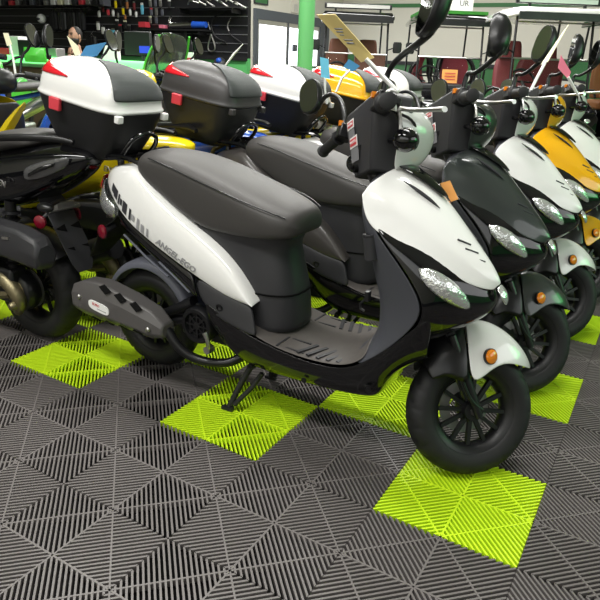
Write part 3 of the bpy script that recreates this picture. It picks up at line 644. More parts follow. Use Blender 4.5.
def make_case(S):
    """top case bolted to the carrier: base > lid, pad, reflector, latch"""
    T = Matrix.Translation((-.535, 0, .995)) @ Matrix.Rotation(R_(9), 4, 'Y') @ Matrix.Translation((.50, 0, -.985))
    K = -.50
    m = MB(T); m.loft([sring(K, 0, .808, .11, .085, 32, 4.6), sring(K, 0, .814, .125, .095, 32, 4.6), sring(K, 0, .85, .150, .110, 32, 4.6), sring(K, 0, .92, .184, .130, 32, 5.0), sring(K, 0, .985, .204, .144, 32, 5.0), sring(K, 0, .992, .206, .146, 32, 5.0)])
    base = m.build('top_case', matte_black, S, angle=60)
    def lidr(i, k=1.0):
        z, cx, hx, hy = [(.984, K, .214, .154), (1.004, K, .215, .155), (1.008, K, .205, .147), (1.035, K, .203, .148), (1.070, K - .002, .195, .141), (1.096, K - .010, .177, .125), (1.116, K - .020, .148, .100), (1.129, K - .028, .110, .066), (1.134, K - .032, .06, .032), (1.1345, K - .03, .02, .012)][i]
        return sring(cx, 0, z + (k - 1) * .1, hx * k, hy * k, 48, 4.6)
    m = MB(T); m.loft([lidr(i) for i in range(10)]); lid = m.build('case_lid', white, base, sub=1)
    # ribbed pad on the seat-facing side of the lid
    m = MB(T); rows_ = []
    for i in range(3, 10):
        r = lidr(i, 1.022); rows_.append([r[k % 48] for k in range(-5, 6)])
    m.grid(rows_); m.build('backrest_pad', mat('pad_rubber', (.028, .034, .033), .5, bump=('Z', 90, .6, .003)), lid, sub=1, solid=.006, soff=0)
    dg = bpy.context.evaluated_depsgraph_get(); dg.update(); le = lid.evaluated_get(dg)
    def lidhit(k, z, sg):
        a = 2 * PI * k / 48; q = Vector((K + math.cos(a) * .6, sg * math.sin(a) * .6, z)); c = Vector((K - .01, 0, z - .02)); q, c = T @ q, T @ c
        ok, loc, n, i = le.ray_cast(q, (c - q).normalized()); return loc + (q - c).normalized() * .003
    def refl(sg):
        m = MB(); N = 10
        m.grid([[lidhit(20.9 - 8.2 * j / N, 1.080 + (.040 * (1 - j / N) + .004) * r / 4 + .012 * j / N, sg) for j in range(N + 1)] for r in range(5)])
        m.build('case_reflector', red_lens, lid, solid=.004, soff=0)
    both(refl)
    def latch(sg):
        m = MB(T); m.box((-.560, sg * .155, .978), (.050, .016, .044), (0, 0, sg * -.06)); m.build('latch', red_pl, base, bevel=.004)
    both(latch)
    m = MB(T)
    for sg in (-1, 1): m.box((-.294, sg * .112, .982), (.022, .026, .026))
    each(m, 'lid_hinge', white, lid, bevel=.004)
    return base

# ------------------------------------------------------------------ first row of scooters
sc0 = make_scooter()
hb0 = [c for c in sc0.children if c.name.split('.')[0] == 'handlebar'][0]
def mirrors(root, nl, nr, hr=.070, cr_=(.548, -.345, 1.175), wr=.044):
    hb = [c for c in root.children if c.name.split('.')[0] == 'handlebar'][0]
    add_mirror(root, 1, (.445, .40, 1.18), nl, (-.25, .10, 1), .046, .062, [(.515, .25, 1.15), (.485, .34, 1.185)], hb)
    add_mirror(root, -1, cr_, nr, (.35, -.22, 1), wr, hr, [(.525, -.205, 1.10), (.53, -.25, cr_[2] - .095)], hb)
make_case(sc0)
def rowloc(k): return (.025 * k, .332 + .61 * k, 0)
specs = [None,
    ('dark green-grey scooter with black top case, second from the front in the diagonal row', {'front_panel': gunmetal, 'front_fender': gunmetal, 'tail_body': taupe, 'handlebar_cowl': gunmetal, 'case_lid': case_grey, 'lid_hinge': case_grey}),
    ('white scooter with cream price tag, parked between the dark grey and the yellow scooter', {}),
    ('yellow scooter with yellow front panel and yellow top case, pink price tag', {'front_panel': yellow, 'front_fender': yellow, 'tail_body': yellow, 'handlebar_cowl': yellow, 'case_lid': yellow, 'lid_hinge': yellow}),
    ('white scooter at the right edge, half hidden behind the yellow scooter', {})]
G1 = 'commuter scooters parked in a diagonal row'
tag(sc0, 'white and black scooter nearest the camera, yellow price tag on its handlebar', 'scooter', G1)
for k in range(1, 5):
    s = copy_tree(sc0); s.location = rowloc(k); tag(s, specs[k][0], 'scooter', G1); recolour(s, specs[k][1]); mirrors(s, (-1, -.75, .05), ((-.62, .75, .0), (-1, -.25, .1), (-1, .3, .1), (-1, .1, .1))[k - 1])
sc0.location = rowloc(0); mirrors(sc0, (-1, -.7, .05), (-1, .0, .15), .084, (.560, -.38, 1.212), .054)

# ------------------------------------------------------------------ sport scooter of the second row (faces +x in its own frame)
def make_sport(bodym, accent):
    S = thing('sport_scooter', 'x', 'scooter')
    wheel('rear_wheel', (-.62, 0, .235), .235, .055, .150, S, None, 10)
    wheel('front_wheel', (.66, 0, .225), .225, .050, .150, S, None, 10)
    hs = lambda zt, zb, w: [(0, zt), (w * .6, zt - .004), (w * .92, zt - (zt - zb) * .18), (w, zt - (zt - zb) * .45), (w * .86, zb + (zt - zb) * .15), (w * .55, zb), (0, zb)]
    m = MB(); m.loft([yring(x, hs(zt, zb, w)) for x, zt, zb, w in ((-1.035, .825, .80, .025), (-1.0, .842, .765, .065), (-.92, .848, .715, .105), (-.82, .845, .665, .130), (-.68, .835, .595, .150), (-.50, .80, .560, .165), (-.30, .765, .51, .172), (-.12, .735, .44, .168), (.0, .70, .39, .155), (.06, .66, .37, .135))])
    bd = m.build('side_body', bodym, S, sub=1)
    hs2 = lambda zt, zb, w: [(0, zt), (w * .5, zt - .003), (w * .85, zt - .014), (w, zt - .042), (w * .97, zb), (0, zb)]
    m = MB(); m.loft([yring(x, hs2(zt, zb, w)) for x, zt, zb, w in ((-.79, .882, .850, .07), (-.77, .893, .835, .105), (-.70, .896, .820, .125), (-.58, .880, .795, .14), (-.50, .855, .775, .147), (-.44, .828, .760, .152), (-.30, .806, .735, .155), (-.12, .792, .715, .145), (.0, .775, .70, .11), (.03, .755, .70, .08))])
    m.build('seat', seat_m, S, sub=2)
    def tails(sg):
        m = MB(); m.tube([(-.42, sg * .165, .775), (-.50, sg * .172, .825), (-.62, sg * .165, .858), (-.80, sg * .14, .878), (-.95, sg * .09, .882), (-1.0, sg * .07, .872)], [.008, .012, .013, .013, .014, .010], 10, smooth=2); m.build('grab_rail', satin_black, S)
        m = MB(); m.grid([[(-.80, sg * .140, .770), (-.795, sg * .142, .745), (-.79, sg * .140, .720)], [(-.87, sg * .128, .795), (-.86, sg * .130, .765), (-.85, sg * .126, .725)], [(-.94, sg * .108, .815), (-.93, sg * .110, .785), (-.92, sg * .106, .755)], [(-.995, sg * .080, .828), (-.985, sg * .085, .805), (-.975, sg * .080, .785)]]); tl = m.build('tail_lamp', smoke_lens, bd, sub=1, solid=.008, soff=0)
        m = MB(); m.grid([[(-.83, sg * .142, .752), (-.825, sg * .142, .738)], [(-.88, sg * .130, .780), (-.875, sg * .130, .762)], [(-.94, sg * .112, .798), (-.935, sg * .113, .785)]]); m.build('lamp_blade', bodym, tl, solid=.006, soff=0)
        m = MB(); m.tube([(-.10, sg * .176, .70), (-.40, sg * .182, .735), (-.64, sg * .165, .775)], .004, 6); m.build('trim_line', alu, bd)
        text('side_lettering', 'EN', .035, frame((-.69, sg * .1600, .700), (-sg, 0, -sg * .10), (.1, 0, 1)), alu, bd, .002, .2)
        m = MB(); m.lathe([(.026, 0), (.026, .008), (.019, .012)], (-.79, sg * .085, .555), (-.25, sg, 0), 18); rf = m.build('side_reflector', red_ref, S)
        m = MB(); m.tube([(-.79, sg * .09, .555), (-.80, sg * .03, .60)], .008, 8); m.build('reflector_stalk', satin_black, rf)
        m = MB(); m.tube([(-.86, sg * .05, .64), (-.89, sg * .12, .635)], .008, 8); m.ball((-.893, sg * .135, .635), (.04, .022, .018)); m.build('turn_signal', satin_black, S)
    both(tails)
    m = MB(); m.loft([[Vector((x - .008, -w, z - .01)), Vector((x - .008, w, z - .01)), Vector((x + .008, w, z + .01)), Vector((x + .008, -w, z + .01))] for x, z, w in ((-.74, .64, .055), (-.80, .585, .062), (-.865, .48, .060), (-.90, .40, .05), (-.91, .37, .035))]); pb = m.build('plate_holder', charcoal, S, bevel=.004)
    m = MB()
    for sg in (-1, 1):
        for t in (.25, .62): m.prism([(-.022, -.012), (.022, 0), (-.022, .020)], (-.812 - .10 * t, sg * .035, .575 - .19 * t), (0, 1, 0), (-.45, 0, -.9), .004)
    each(m, 'holder_slot', sub_k, pb)
    m = MB(); m.tube([(-.83, -.07, .60), (-.83, .07, .60)], .008, 8); m.box((-.83, 0, .615), (.02, .08, .02)); m.build('plate_lamp', alu, pb)
    m = MB(); rows_ = []
    for k in range(9):
        a = R_(30 + k * 14); rr_ = .262; cx, cz = -.62 + rr_ * math.cos(a), .235 + rr_ * math.sin(a); rows_.append([(-.62 + (rr_ - .03) * math.cos(a), -.07, .235 + (rr_ - .03) * math.sin(a)), (cx, -.06, cz), (cx, 0, cz + .006)])
    m.mgrid(rows_); m.build('rear_fender', satin_black, S, sub=1, solid=.004)
    # engine, airbox and belt cover on the left side, silencer on the right
    m = MB(); m.box((-.12, 0, .33), (.30, .22, .18)); m.box((-.40, .11, .27), (.50, .08, .15)); m.lathe([(.07, 0), (.085, .02), (.085, .06), (.07, .08)], (-.62, .04, .235), (0, 1, 0), 20); en = m.build('engine', satin_black, S, bevel=.02)
    m = MB(); m.loft([sring(-.72, 0, 0, .0, .0, 8) and [Vector((x, y, z)) for y, z in ((.12, zc - h_), (.19, zc - h_ * .85), (.205, zc), (.19, zc + h_ * .8), (.13, zc + h_), (.10, zc))] for x, zc, h_ in ((-.895, .455, .040), (-.875, .460, .070), (-.78, .475, .078), (-.62, .482, .075), (-.45, .47, .07), (-.38, .46, .05))]); ab = m.build('air_box', charcoal, S, bevel=.012, angle=30)
    m = MB(); m.box((-.73, .2015, .505), (.035, .006, .010), (0, .1, .1)); m.build('air_box_badge', silver, ab)
    m = MB(); m.lathe([(.080, 0), (.082, .02), (.070, .045), (.03, .055), (0, .055)], (-.42, .15, .325), (0, 1, 0), 26); m.box((-.30, .165, .31), (.26, .05, .11)); cv = m.build('belt_cover', satin_black, en, bevel=.008)
    m = MB(); m.box((-.44, .206, .325), (.07, .004, .006), (0, .5, 0)); m.tube([(-.25, .19, .36), (-.33, .20, .37), (-.40, .195, .40)], .016, 8); m.build('cover_strip', silver, cv)
    m = MB(); m.lathe([(.03, 0), (.075, .01), (.078, .03), (.06, .045), (.035, .05), (.02, .075)], (-.62, .075, .235), (0, 1, 0), 20); m.tube([(-.64, .13, .16), (-.67, .135, .20), (-.66, .14, .25), (-.60, .145, .30), (-.54, .14, .30)], [.02, .026, .03, .03, .02], 10, smooth=2); m.ball((-.59, .15, .29), .022); m.lathe([(.02, 0), (.018, .02), (.01, .03)], (-.66, .15, .20), (0, 1, 0), 10); m.lathe([(.016, 0), (.014, .03)], (-.55, .14, .25), (0, 1, 0), 10); m.tube([(-.62, .14, .235), (-.52, .15, .21), (-.42, .15, .22)], .018, 8); m.build('gear_casing', bronze, en)
    m = MB(); m.tube([(-.62, -.13, .25), (-.66, -.16, .33), (-.90, -.17, .42)], [.02, .05, .055], 14); m.build('silencer', satin_black, S)
    m = MB(); m.tube([(-.60, .10, .30), (-.64, .10, .62)], .022, 10)
    for k in range(10): m.lathe([(.024, 0), (.036, .007), (.024, .014)], (-.606 - k * .0034, .10, .33 + k * .026), (-.1, 0, 1), 14)
    m.build('shock_absorber', satin_black, S)
    # floor, front fairing
    m = MB(); m.loft([yring(x, [(0, zt), (.14, zt), (.165, zt - .02), (.15, zb), (0, zb)]) for x, zt, zb in ((-.10, .40, .22), (.05, .37, .19), (.25, .36, .19), (.36, .40, .20), (.42, .48, .25))]); m.build('floorboard', charcoal, S, sub=1)
    m = MB()
    m.mgrid([[(.40, -.17, .40), (.50, -.10, .38), (.54, 0, .37)], [(.40, -.20, .55), (.55, -.13, .55), (.64, 0, .55)], [(.34, -.205, .70), (.52, -.14, .70), (.66, 0, .68)], [(.28, -.18, .83), (.42, -.12, .84), (.56, 0, .83)], [(.24, -.12, .93), (.34, -.08, .95), (.40, 0, .96)]])
    ff = m.build('front_fairing', accent, S, sub=2, solid=.01)
    m = MB(); m.mgrid([[(.39, -.165, .40), (.37, -.08, .42), (.36, 0, .42)], [(.385, -.19, .55), (.35, -.10, .56), (.34, 0, .56)], [(.325, -.19, .70), (.29, -.10, .70), (.28, 0, .70)], [(.27, -.165, .83), (.23, -.08, .83), (.22, 0, .83)], [(.24, -.11, .92), (.20, -.05, .92), (.19, 0, .92)]]); m.build('leg_shield', charcoal, S, sub=1, solid=.01)
    def lampf(sg):
        m = MB(); m.grid([[(.50, sg * .14, .74), (.57, sg * .09, .76)], [(.58, sg * .125, .68), (.645, sg * .06, .70)], [(.62, sg * .10, .62), (.665, sg * .03, .64)]]); m.build('headlight', lens, ff, sub=1, solid=.02, soff=0)
    both(lampf)
    m = MB(); rows_ = []
    for k in range(8):
        a = R_(20 + k * 17); rr_ = .245; cx, cz = .66 + rr_ * math.cos(a), .225 + rr_ * math.sin(a); rows_.append([(.66 + (rr_ - .05) * math.cos(a), -.068, .225 + (rr_ - .05) * math.sin(a)), (cx, -.055, cz), (cx, 0, cz + .006)])
    m.mgrid(rows_); m.build('front_fender', accent, S, sub=1, solid=.004)
    m = MB()
    for y in (-.075, .075): m.tube([(.66, y, .225), (.50, y, .55)], .017, 10)
    m.tube([(.50, 0, .55), (.26, 0, 1.02)], .022, 10); m.box((.50, 0, .55), (.06, .18, .03)); m.build('front_fork', satin_black, S)
    m = MB(); m.tube([(.20, -.25, 1.03), (.24, -.16, 1.05), (.28, -.08, 1.03), (.28, .08, 1.03), (.24, .16, 1.05), (.20, .25, 1.03)], .011, 10, smooth=1); hb = m.build('handlebar', satin_black, S)
    m = MB(); m.loft([yring(x, [(0, zt), (w * .7, zt), (w, (zt + zb) / 2), (w * .7, zb), (0, zb)]) for x, zt, zb, w in ((.16, 1.05, .96, .09), (.24, 1.09, .95, .13), (.34, 1.08, .95, .12), (.42, 1.03, .96, .07))]); hc = m.build('handlebar_cowl', accent, S, sub=1)
    m = MB(); m.ball((.405, 0, 1.005), (.03, .06, .035)); m.build('front_lamp', lens, hc)
    def bars(sg):
        m = MB(); m.tube([(.235, sg * .165, 1.048), (.195, sg * .265, 1.028)], .018, 12); m.build('grip', matte_black, hb)
        m = MB(); m.tube([(.28, sg * .18, 1.05), (.29, sg * .21, 1.04), (.27, sg * .265, 1.03)], .007, 8); m.build('brake_lever', silver, hb)
        c = Vector((.20, sg * .215, 1.24)); m = MB(); m.tube([(.25, sg * .15, 1.05), (.26, sg * .18, 1.14), (.23, sg * .21, 1.18), c], .007, 8, smooth=1)
        M = Euler((R_(sg * 18), R_(8), R_(sg * 14))).to_matrix(); m.loft([[c + M @ Vector((t, p.x, p.y)) for p in sring(0, 0, 0, .032 * k, .060 * k, 20, 2.5)] for t, k in ((-.008, .95), (-.004, 1), (.006, 1), (.022, .7), (.028, .2))]); mi = m.build('rear_view_mirror', satin_black, hb, angle=50)
        m = MB(); m.loft([[c + M @ Vector((t, p.x, p.y)) for p in sring(0, 0, 0, .028, .055, 20, 2.5)] for t in (-.0095, -.008)]); m.build('mirror_glass', mirror_g, mi)
    both(bars)
    return S
G2 = 'sport scooters parked tail to tail with the first row'
XR = -1.45
sp0 = make_sport(gloss_black, gloss_black)
sp0.rotation_euler = (0, 0, PI)
def sport(x, y, label, c1, c2, rz=PI):
    s = copy_tree(sp0); s.location = (x, y, 0); s.rotation_euler = (0, 0, rz); tag(s, label, 'scooter', G2)
    recolour(s, {'side_body': c1, 'front_fairing': c2, 'front_fender': c2, 'handlebar_cowl': c2, 'lamp_blade': c1}); return s
s_y = sport(XR - .02, .72, 'yellow sport scooter with dark seat behind the white top case', ylw2, ylw2)
sport(XR + .05, 1.19, 'blue sport scooter whose tail shows below the black top case', blue, blue)
s_l = sport(XR + .02, 1.70, 'lemon yellow sport scooter, tail showing between two scooter seats', ylw2, ylw2)
sg_ = sport(XR - .14, 2.20, 'green and black scooter with tall clear windscreen in front of the counter', white, gloss_black)
recolour(s_y, {'handlebar_cowl': satin_black})
Ly = Matrix.Rotation(-PI, 4, 'Z') @ Matrix.Translation(-Vector(s_y.location))
m = MB(Ly); m.loft([[on_y(u - w_, v, .60), on_y(u, v - 2, .56), on_y(u + w_, v + 2, .60), on_y(u, v + 2, .64)] for u, v, w_ in ((25, 103, 1.5), (19, 110, 4.5), (12, 120, 6.5), (4, 133, 7), (-4, 146, 6))]); m.build('side_blade', ylw2, s_y, bevel=.004)
recolour(s_l, {'leg_shield': ylw2})
sp0.location = (XR - .06, .24, 0); tag(sp0, 'glossy black sport scooter at the left edge with long black seat', 'scooter', G2)
# windscreen and guard bars of the green machine
m = MB(); m.mgrid([[(.36, -.20, 1.03), (.42, -.10, 1.03), (.44, 0, 1.03)], [(.30, -.20, 1.17), (.36, -.11, 1.18), (.38, 0, 1.18)], [(.23, -.15, 1.30), (.28, -.08, 1.32), (.30, 0, 1.33)]]); wsn = m.build('windscreen', smoke, sg_, sub=2, solid=.004)
for sg in (-1, 1):
    m = MB(); m.tube([(.37, sg * .20, 1.02), (.30, sg * .202, 1.17), (.23, sg * .152, 1.30)], .008, 8, smooth=1); m.build('screen_edge', green_b, wsn)
    m = MB(); m.tube([(.22, sg * .13, .95), (.36, sg * .24, .80), (.42, sg * .22, .60), (.40, sg * .17, .45)], .010, 8, smooth=2); m.build('side_blade', green_b, sg_)

# ------------------------------------------------------------------ dirt bikes beyond the second row
def make_dirt(c):
    S = thing('dirt_bike', 'x', 'motorcycle')
    wheel('rear_wheel', (-.62, 0, .29), .29, .05, .21, S, None, 16); wheel('front_wheel', (.66, 0, .31), .31, .04, .245, S, None, 16)
    m = MB(); m.tube([(.34, 0, .92), (.20, 0, .50), (-.15, 0, .36), (-.25, 0, .60), (-.05, 0, .86), (.34, 0, .92)], .022, 10); m.tube([(-.2, .08, .42), (-.62, .08, .29)], .022, 8); m.tube([(-.2, -.08, .42), (-.62, -.08, .29)], .022, 8); m.tube([(-.1, 0, .82), (-.62, 0, .88)], .018, 8); m.build('frame', c, S)
    m = MB(); m.box((.0, 0, .46), (.28, .18, .22)); m.lathe([(.075, 0), (.085, .02), (.085, .06)], (-.02, .08, .44), (0, 1, 0), 20); m.tube([(.08, 0, .55), (.05, 0, .72)], .07, 12); m.build('engine', alu, S, bevel=.02)
    m = MB(); m.loft([yring(x, [(0, zt), (w, zt - .015), (w, zb), (0, zb)]) for x, zt, zb, w in ((-.68, .97, .92, .08), (-.4, .96, .88, .10), (.0, .94, .88, .09), (.18, 1.0, .93, .06))]); m.build('seat', seat_m, S, sub=1)
    m = MB(); m.mgrid([[(-.50, -.10, .84), (-.5, 0, .90)], [(-.80, -.10, .92), (-.8, 0, .95)], [(-1.0, -.05, .99), (-1.02, 0, 1.0)]]); m.build('rear_fender', c, S, sub=1, solid=.008)
    m = MB(); m.mgrid([[(.32, -.07, .70), (.32, 0, .74)], [(.62, -.075, .72), (.62, 0, .75)], [(.98, -.04, .66), (1.0, 0, .67)]]); m.build('front_fender', c, S, sub=1, solid=.008)
    def sh(sg):
        m = MB(); m.grid([[(-.10, sg * .10, .90), (-.08, sg * .11, .74)], [(.15, sg * .15, .98), (.12, sg * .16, .72)], [(.36, sg * .17, .96), (.30, sg * .18, .66)], [(.46, sg * .15, .86), (.38, sg * .16, .62)]]); m.build('tank_shroud', c, S, sub=1, solid=.01)
        m = MB(); m.tube([(.66, sg * .085, .31), (.30, sg * .085, 1.02)], .022, 10); m.build('fork_leg', satin_black, S)
        m = MB(); m.tube([(.20, sg * .27, 1.13), (.16, sg * .40, 1.12)], .019, 10); m.build('grip', matte_black, S)
        m = MB(); m.loft([sring(.30 + a, sg * .33, 1.13 + b, .02, .09, 12) for a, b in ((0, -.05), (.02, .0), (.0, .06))]); m.build('hand_guard', c, S)
    both(sh)
    m = MB(); m.tube([(.16, -.40, 1.12), (.24, -.18, 1.13), (.30, -.06, 1.04), (.30, .06, 1.04), (.24, .18, 1.13), (.16, .40, 1.12)], .012, 8, smooth=1); m.build('handlebar', satin_black, S)
    m = MB(); m.mgrid([[(.44, -.08, .82), (.46, 0, .80)], [(.42, -.12, .95), (.46, 0, .96)], [(.36, -.10, 1.10), (.40, 0, 1.14)]]); np_ = m.build('number_plate', c, S, sub=1, solid=.01)
    m = MB(); m.ball((.455, 0, .94), (.03, .06, .05)); m.build('headlight', lens, np_)
    m = MB(); m.tube([(-.15, -.10, .62), (-.4, -.13, .72), (-.85, -.14, .86)], [.025, .05, .05], 12, smooth=1); m.build('silencer', silver, S)
    return S
db = make_dirt(blue); G3 = 'dirt bikes standing beyond the second row'
def dirt(p, rz, label, c):
    s = copy_tree(db); s.location = p; s.rotation_euler = (0, 0, rz); tag(s, label, 'motorcycle', G3)
    recolour(s, {k: c for k in ('frame', 'rear_fender', 'front_fender', 'tank_shroud', 'number_plate', 'hand_guard')}); return s
g0 = at(14, 75, 5.6); gd = dirt((g0.x, g0.y, 0), R_(-60), 'green dirt bike with green number plate before the counter', green_b)
recolour(gd, {'frame': matte_black})
g2 = at(-12, 95, 4.5); db.location = (g2.x, g2.y, 0); db.rotation_euler = (0, 0, R_(-84)); tag(db, 'blue dirt bike cut by the left edge of the photo', 'motorcycle', G3)

# ------------------------------------------------------------------ price tags
def price_tag(cs, thick, m_, arm, label, group, lines=()):
    cs = [Vector(c) for c in cs]; ux = (cs[1] - cs[0]); uy = (cs[3] - cs[0]); n = ux.cross(uy).normalized() * thick
    root = thing('price_tag', label, 'price tag', cs[2], 0, group); inv = Matrix.Translation(-cs[2])
    b = MB(inv); b.add(cs + [c + n for c in cs], [(0, 1, 2, 3), (7, 6, 5, 4), (0, 4, 5, 1), (1, 5, 6, 2), (2, 6, 7, 3), (3, 7, 4, 0)]); cd_ = b.build('card', m_, root)
    a = MB(inv); a.tube(arm[0], arm[1], 8, flat=.5); a.build('tag_arm', card_w, root)
    for (s0, t0, s1, t1) in lines:
        q = MB(inv); off = n.normalized() * -.0012
        pt = lambda s_, t_: cs[0] + ux * s_ + uy * t_ + off
        q.add([pt(s0, t0), pt(s1, t0), pt(s1, t1), pt(s0, t1)], [(0, 1, 2, 3)]); q.build('printed_line', ink_grey, cd_, solid=.0004)
    return root
GP = 'price tags on white plastic arms'
d_ = 1.62
price_tag([at(316.5, 15, 1.66), at(335, 14.5, 1.62), at(374, 58, d_), at(361, 62.5, d_ + .03)], .002, card_y, ([at(366, 59, d_), at(383, 77, d_), at(398, 92, d_ - .02)], .012),
          'long yellow price card tilted above the handlebar of the nearest white scooter', GP, ((.30, .27, .72, .30), (.25, .33, .60, .36), (.25, .50, .70, .53), (.25, .56, .62, .60), (.28, .40, .5, .42)))
hp = at(397, 97, 1.60)
m = MB(); m.tube([at(398, 92, 1.6), at(389, 89, 1.6), at(386, 97, 1.59), at(391, 107, 1.58), at(396, 108, 1.57)], .009, 8, smooth=1, flat=.5); cl = m.build('tag_clip', card_w); tag(cl, 'white plastic clip around the right grip of the nearest white scooter', 'clip', 'white tag clips on grips')
d_ = 2.35
price_tag([at(569.5, 24, d_), at(564, 31, d_ + .10), at(541, 65, d_ + .12), at(548, 62, d_)], .002, card_cream, ([at(545, 63, d_), at(537, 78, d_), at(531, 90, d_)], .010), 'narrow cream price card seen edge-on above the second white scooter', GP)
d_ = 2.9
price_tag([at(561, 55, d_), at(571, 72, d_), at(568, 79, d_), at(558, 68, d_)], .002, card_p, ([at(568, 77, d_), at(574, 88, d_), at(578, 95, d_)], .012), 'pink price card at the right above the yellow scooter', GP)
d_ = 3.3
price_tag([at(320, 57, d_), at(328.5, 59, d_), at(330, 79, d_), at(321, 77, d_)], .003, card_c, ([at(325, 78, d_), at(325, 90, d_), at(327, 104, d_)], .012), 'pale cyan price card standing upright beside the green column', GP)
price_tag([at(349, 59, d_), at(360, 66, d_), at(353, 72, d_), at(343, 67, d_)], .003, card_b, ([at(350, 70, d_), at(342, 78, d_), at(336, 92, d_)], .012), 'blue price card tilted behind the yellow top case', GP)
d_ = 3.9
price_tag([at(67, 36, d_), at(78, 46, d_), at(81, 57, d_), at(75, 56, d_)], .003, card_cream, ([at(79, 55, d_), at(82, 66, d_), at(84, 84, d_)], .013), 'cream price card in front of the seated man', GP)
price_tag([at(3, 33, 4.6), at(8, 33, 4.6), at(12, 45, 4.6), at(7, 46, 4.6)], .003, card_cream, ([at(10, 45, 4.6), at(13, 58, 4.6), at(16, 78, 4.6)], .013), 'cream price card at the far left edge', GP)
price_tag([at(78, 59, d_), at(86, 46, d_), at(107, 42, d_), at(97, 56, d_)], .003, card_b, ([at(92, 57, d_), at(92, 66, d_), at(95, 90, d_)], .013), 'blue-grey price card tilted above the white top case', GP)
d_ = 4.4
m = MB(); m.tube([at(243, 44, d_), at(234, 54, d_), at(225, 66, d_), at(222, 80, d_)], [.005, .02, .016, .012], 8, flat=.4); o = m.build('cable_tie', card_w); tag(o, 'long bare white plastic tie standing up behind the black top case', 'cable tie')
# small orange tag at the shield of the first scooter
m = MB(); a = on_y(441, 183, .42); b = on_y(450, 180.5, .42); c = on_y(458.5, 199, .40); d = on_y(449, 202.5, .40); m.add([a, b, c, d] + [p + Vector((-.004, .006, -.003)) for p in (a, b, c, d)], [(0, 1, 2, 3), (7, 6, 5, 4), (0, 4, 5, 1), (1, 5, 6, 2), (2, 6, 7, 3), (3, 7, 4, 0)]); o = m.build('hang_tag', card_o); tag(o, 'small orange tag sticking out beside the nearest white front panel', 'tag')

# ------------------------------------------------------------------ the room
Y1 = 8.8; X0 = on_y(247, 40, Y1).x; Y2 = 12.6; HT = 3.9
def wallbox(name, lo, hi, m_):
    lo = Vector(lo); hi = Vector(hi); b = MB(); b.box((lo + hi) / 2, hi - lo); o = b.build(name, m_); struct(o); return o
slz = on_y(235, 58, Y1).z
w = wallbox('wall_far', (-14, Y1, 0), (X0, Y1 + .12, slz), green_p)
wallbox('wall_far_upper', (-14, Y1 + .02, slz), (X0, Y1 + .12, HT), slat_m)
dl = on_x(253, 40, X0).y; dr_ = on_x(327, 40, X0).y; dtop = on_x(253, 8, X0).z
wallbox('wall_left', (X0 - .12, Y1 + .12, 0), (X0, dl, HT), cream)
wallbox('wall_left_end', (X0 - .12, dr_, 0), (X0, Y2, HT), cream)
wallbox('wall_left_lintel', (X0 - .12, dl, dtop), (X0, dr_, HT), cream)
rz_ = on_y(490, 68.3, Y2).z
wallbox('wall_back_lower', (X0, Y2, 0), (6, Y2 + .12, rz_), wain)
wallbox('wall_back', (X0, Y2, rz_), (6, Y2 + .12, HT), cream)
wallbox('trim_1', (X0, Y2 - .03, rz_), (6, Y2, on_y(490, 64.5, Y2).z), matte_black)
wallbox('trim_2', (X0, Y2 - .02, on_y(490, 7, Y2).z), (6, Y2, on_y(490, 3, Y2).z), wain)
wallbox('trim_3', (X0, Y2 - .025, on_y(490, -4, Y2).z), (6, Y2, on_y(490, -12, Y2).z), wain)
wallbox('trim_4', (-14, Y1 - .05, on_y(235, 60.5, Y1).z), (X0, Y1 + .02, on_y(235, 56.5, Y1).z), matte_black)
wallbox('wall_right', (6, -3.5, 0), (6.12, Y2, HT), cream)
wallbox('wall_front', (-14, -3.62, 0), (6, -3.5, HT), cream)
wallbox('wall_side', (-14.12, -3.5, 0), (-14, Y1, HT), cream)
wallbox('trim_5', (5.97, -3.5, 0), (6, Y2, 1.5), green_p)
b = MB()
z = slz + .10
while z < HT - .1:
    b.box(((X0 - 14) / 2, Y1 + .012, z), (X0 + 14, .016, .014)); z += .155
struct(b.build('trim_6', groove))
wallbox('ceiling', (-14, -3.5, HT), (6, Y2, HT + .1), cream)
# double door
D = bpy.data.objects.new('door_1', None); col.objects.link(D); D.location = (X0, dl, 0); struct(D)
def dpart(name, y0, y1, z0, z1, m_, x0=-.05, x1=.05, par=None):
    b = MB(); b.box(((x0 + x1) / 2, (y0 + y1) / 2 - dl, (z0 + z1) / 2), (x1 - x0, y1 - y0, z1 - z0)); return b.build(name, m_, par or D)
yg0 = on_x(256, 40, X0).y; ym0 = on_x(284, 40, X0).y; ym1 = on_x(289, 40, X0).y; yg1 = on_x(318, 40, X0).y
zg = on_x(256, 19, X0).z
dpart('frame_post', dl, yg0, 0, dtop, door_fr); dpart('frame_post', yg1, dr_, 0, dtop, door_fr); dpart('frame_header', yg0, yg1, zg, dtop, door_fr)
dpart('frame_post', ym0 + .1, ym1 - .1, 0, zg, door_fr)
for (a, c) in ((yg0, ym0 + .1), (ym1 - .1, yg1)):
    lf = dpart('door_leaf', a, a + .06, 0, zg, silver, -.02, .03)
    for (p, q, r, s_) in ((c - .06, c, 0, zg), (a + .06, c - .06, zg - .08, zg), (a + .06, c - .06, 0, .25), (a + .06, c - .06, 1.02, 1.08)): dpart('leaf_rail', p, q, r, s_, silver, -.02, .03, lf)
    dpart('glass_pane', a + .06, c - .06, .25, zg - .08, door_gl, -.006, .006, lf)
p = on_x(293, 48, X0); b = MB(); b.box((.04, 0, 0), (.03, .16, .14)); o = b.build('door_notice', door_fr); o.location = p; tag(o, 'small dark notice stuck on the right door glass', 'notice')
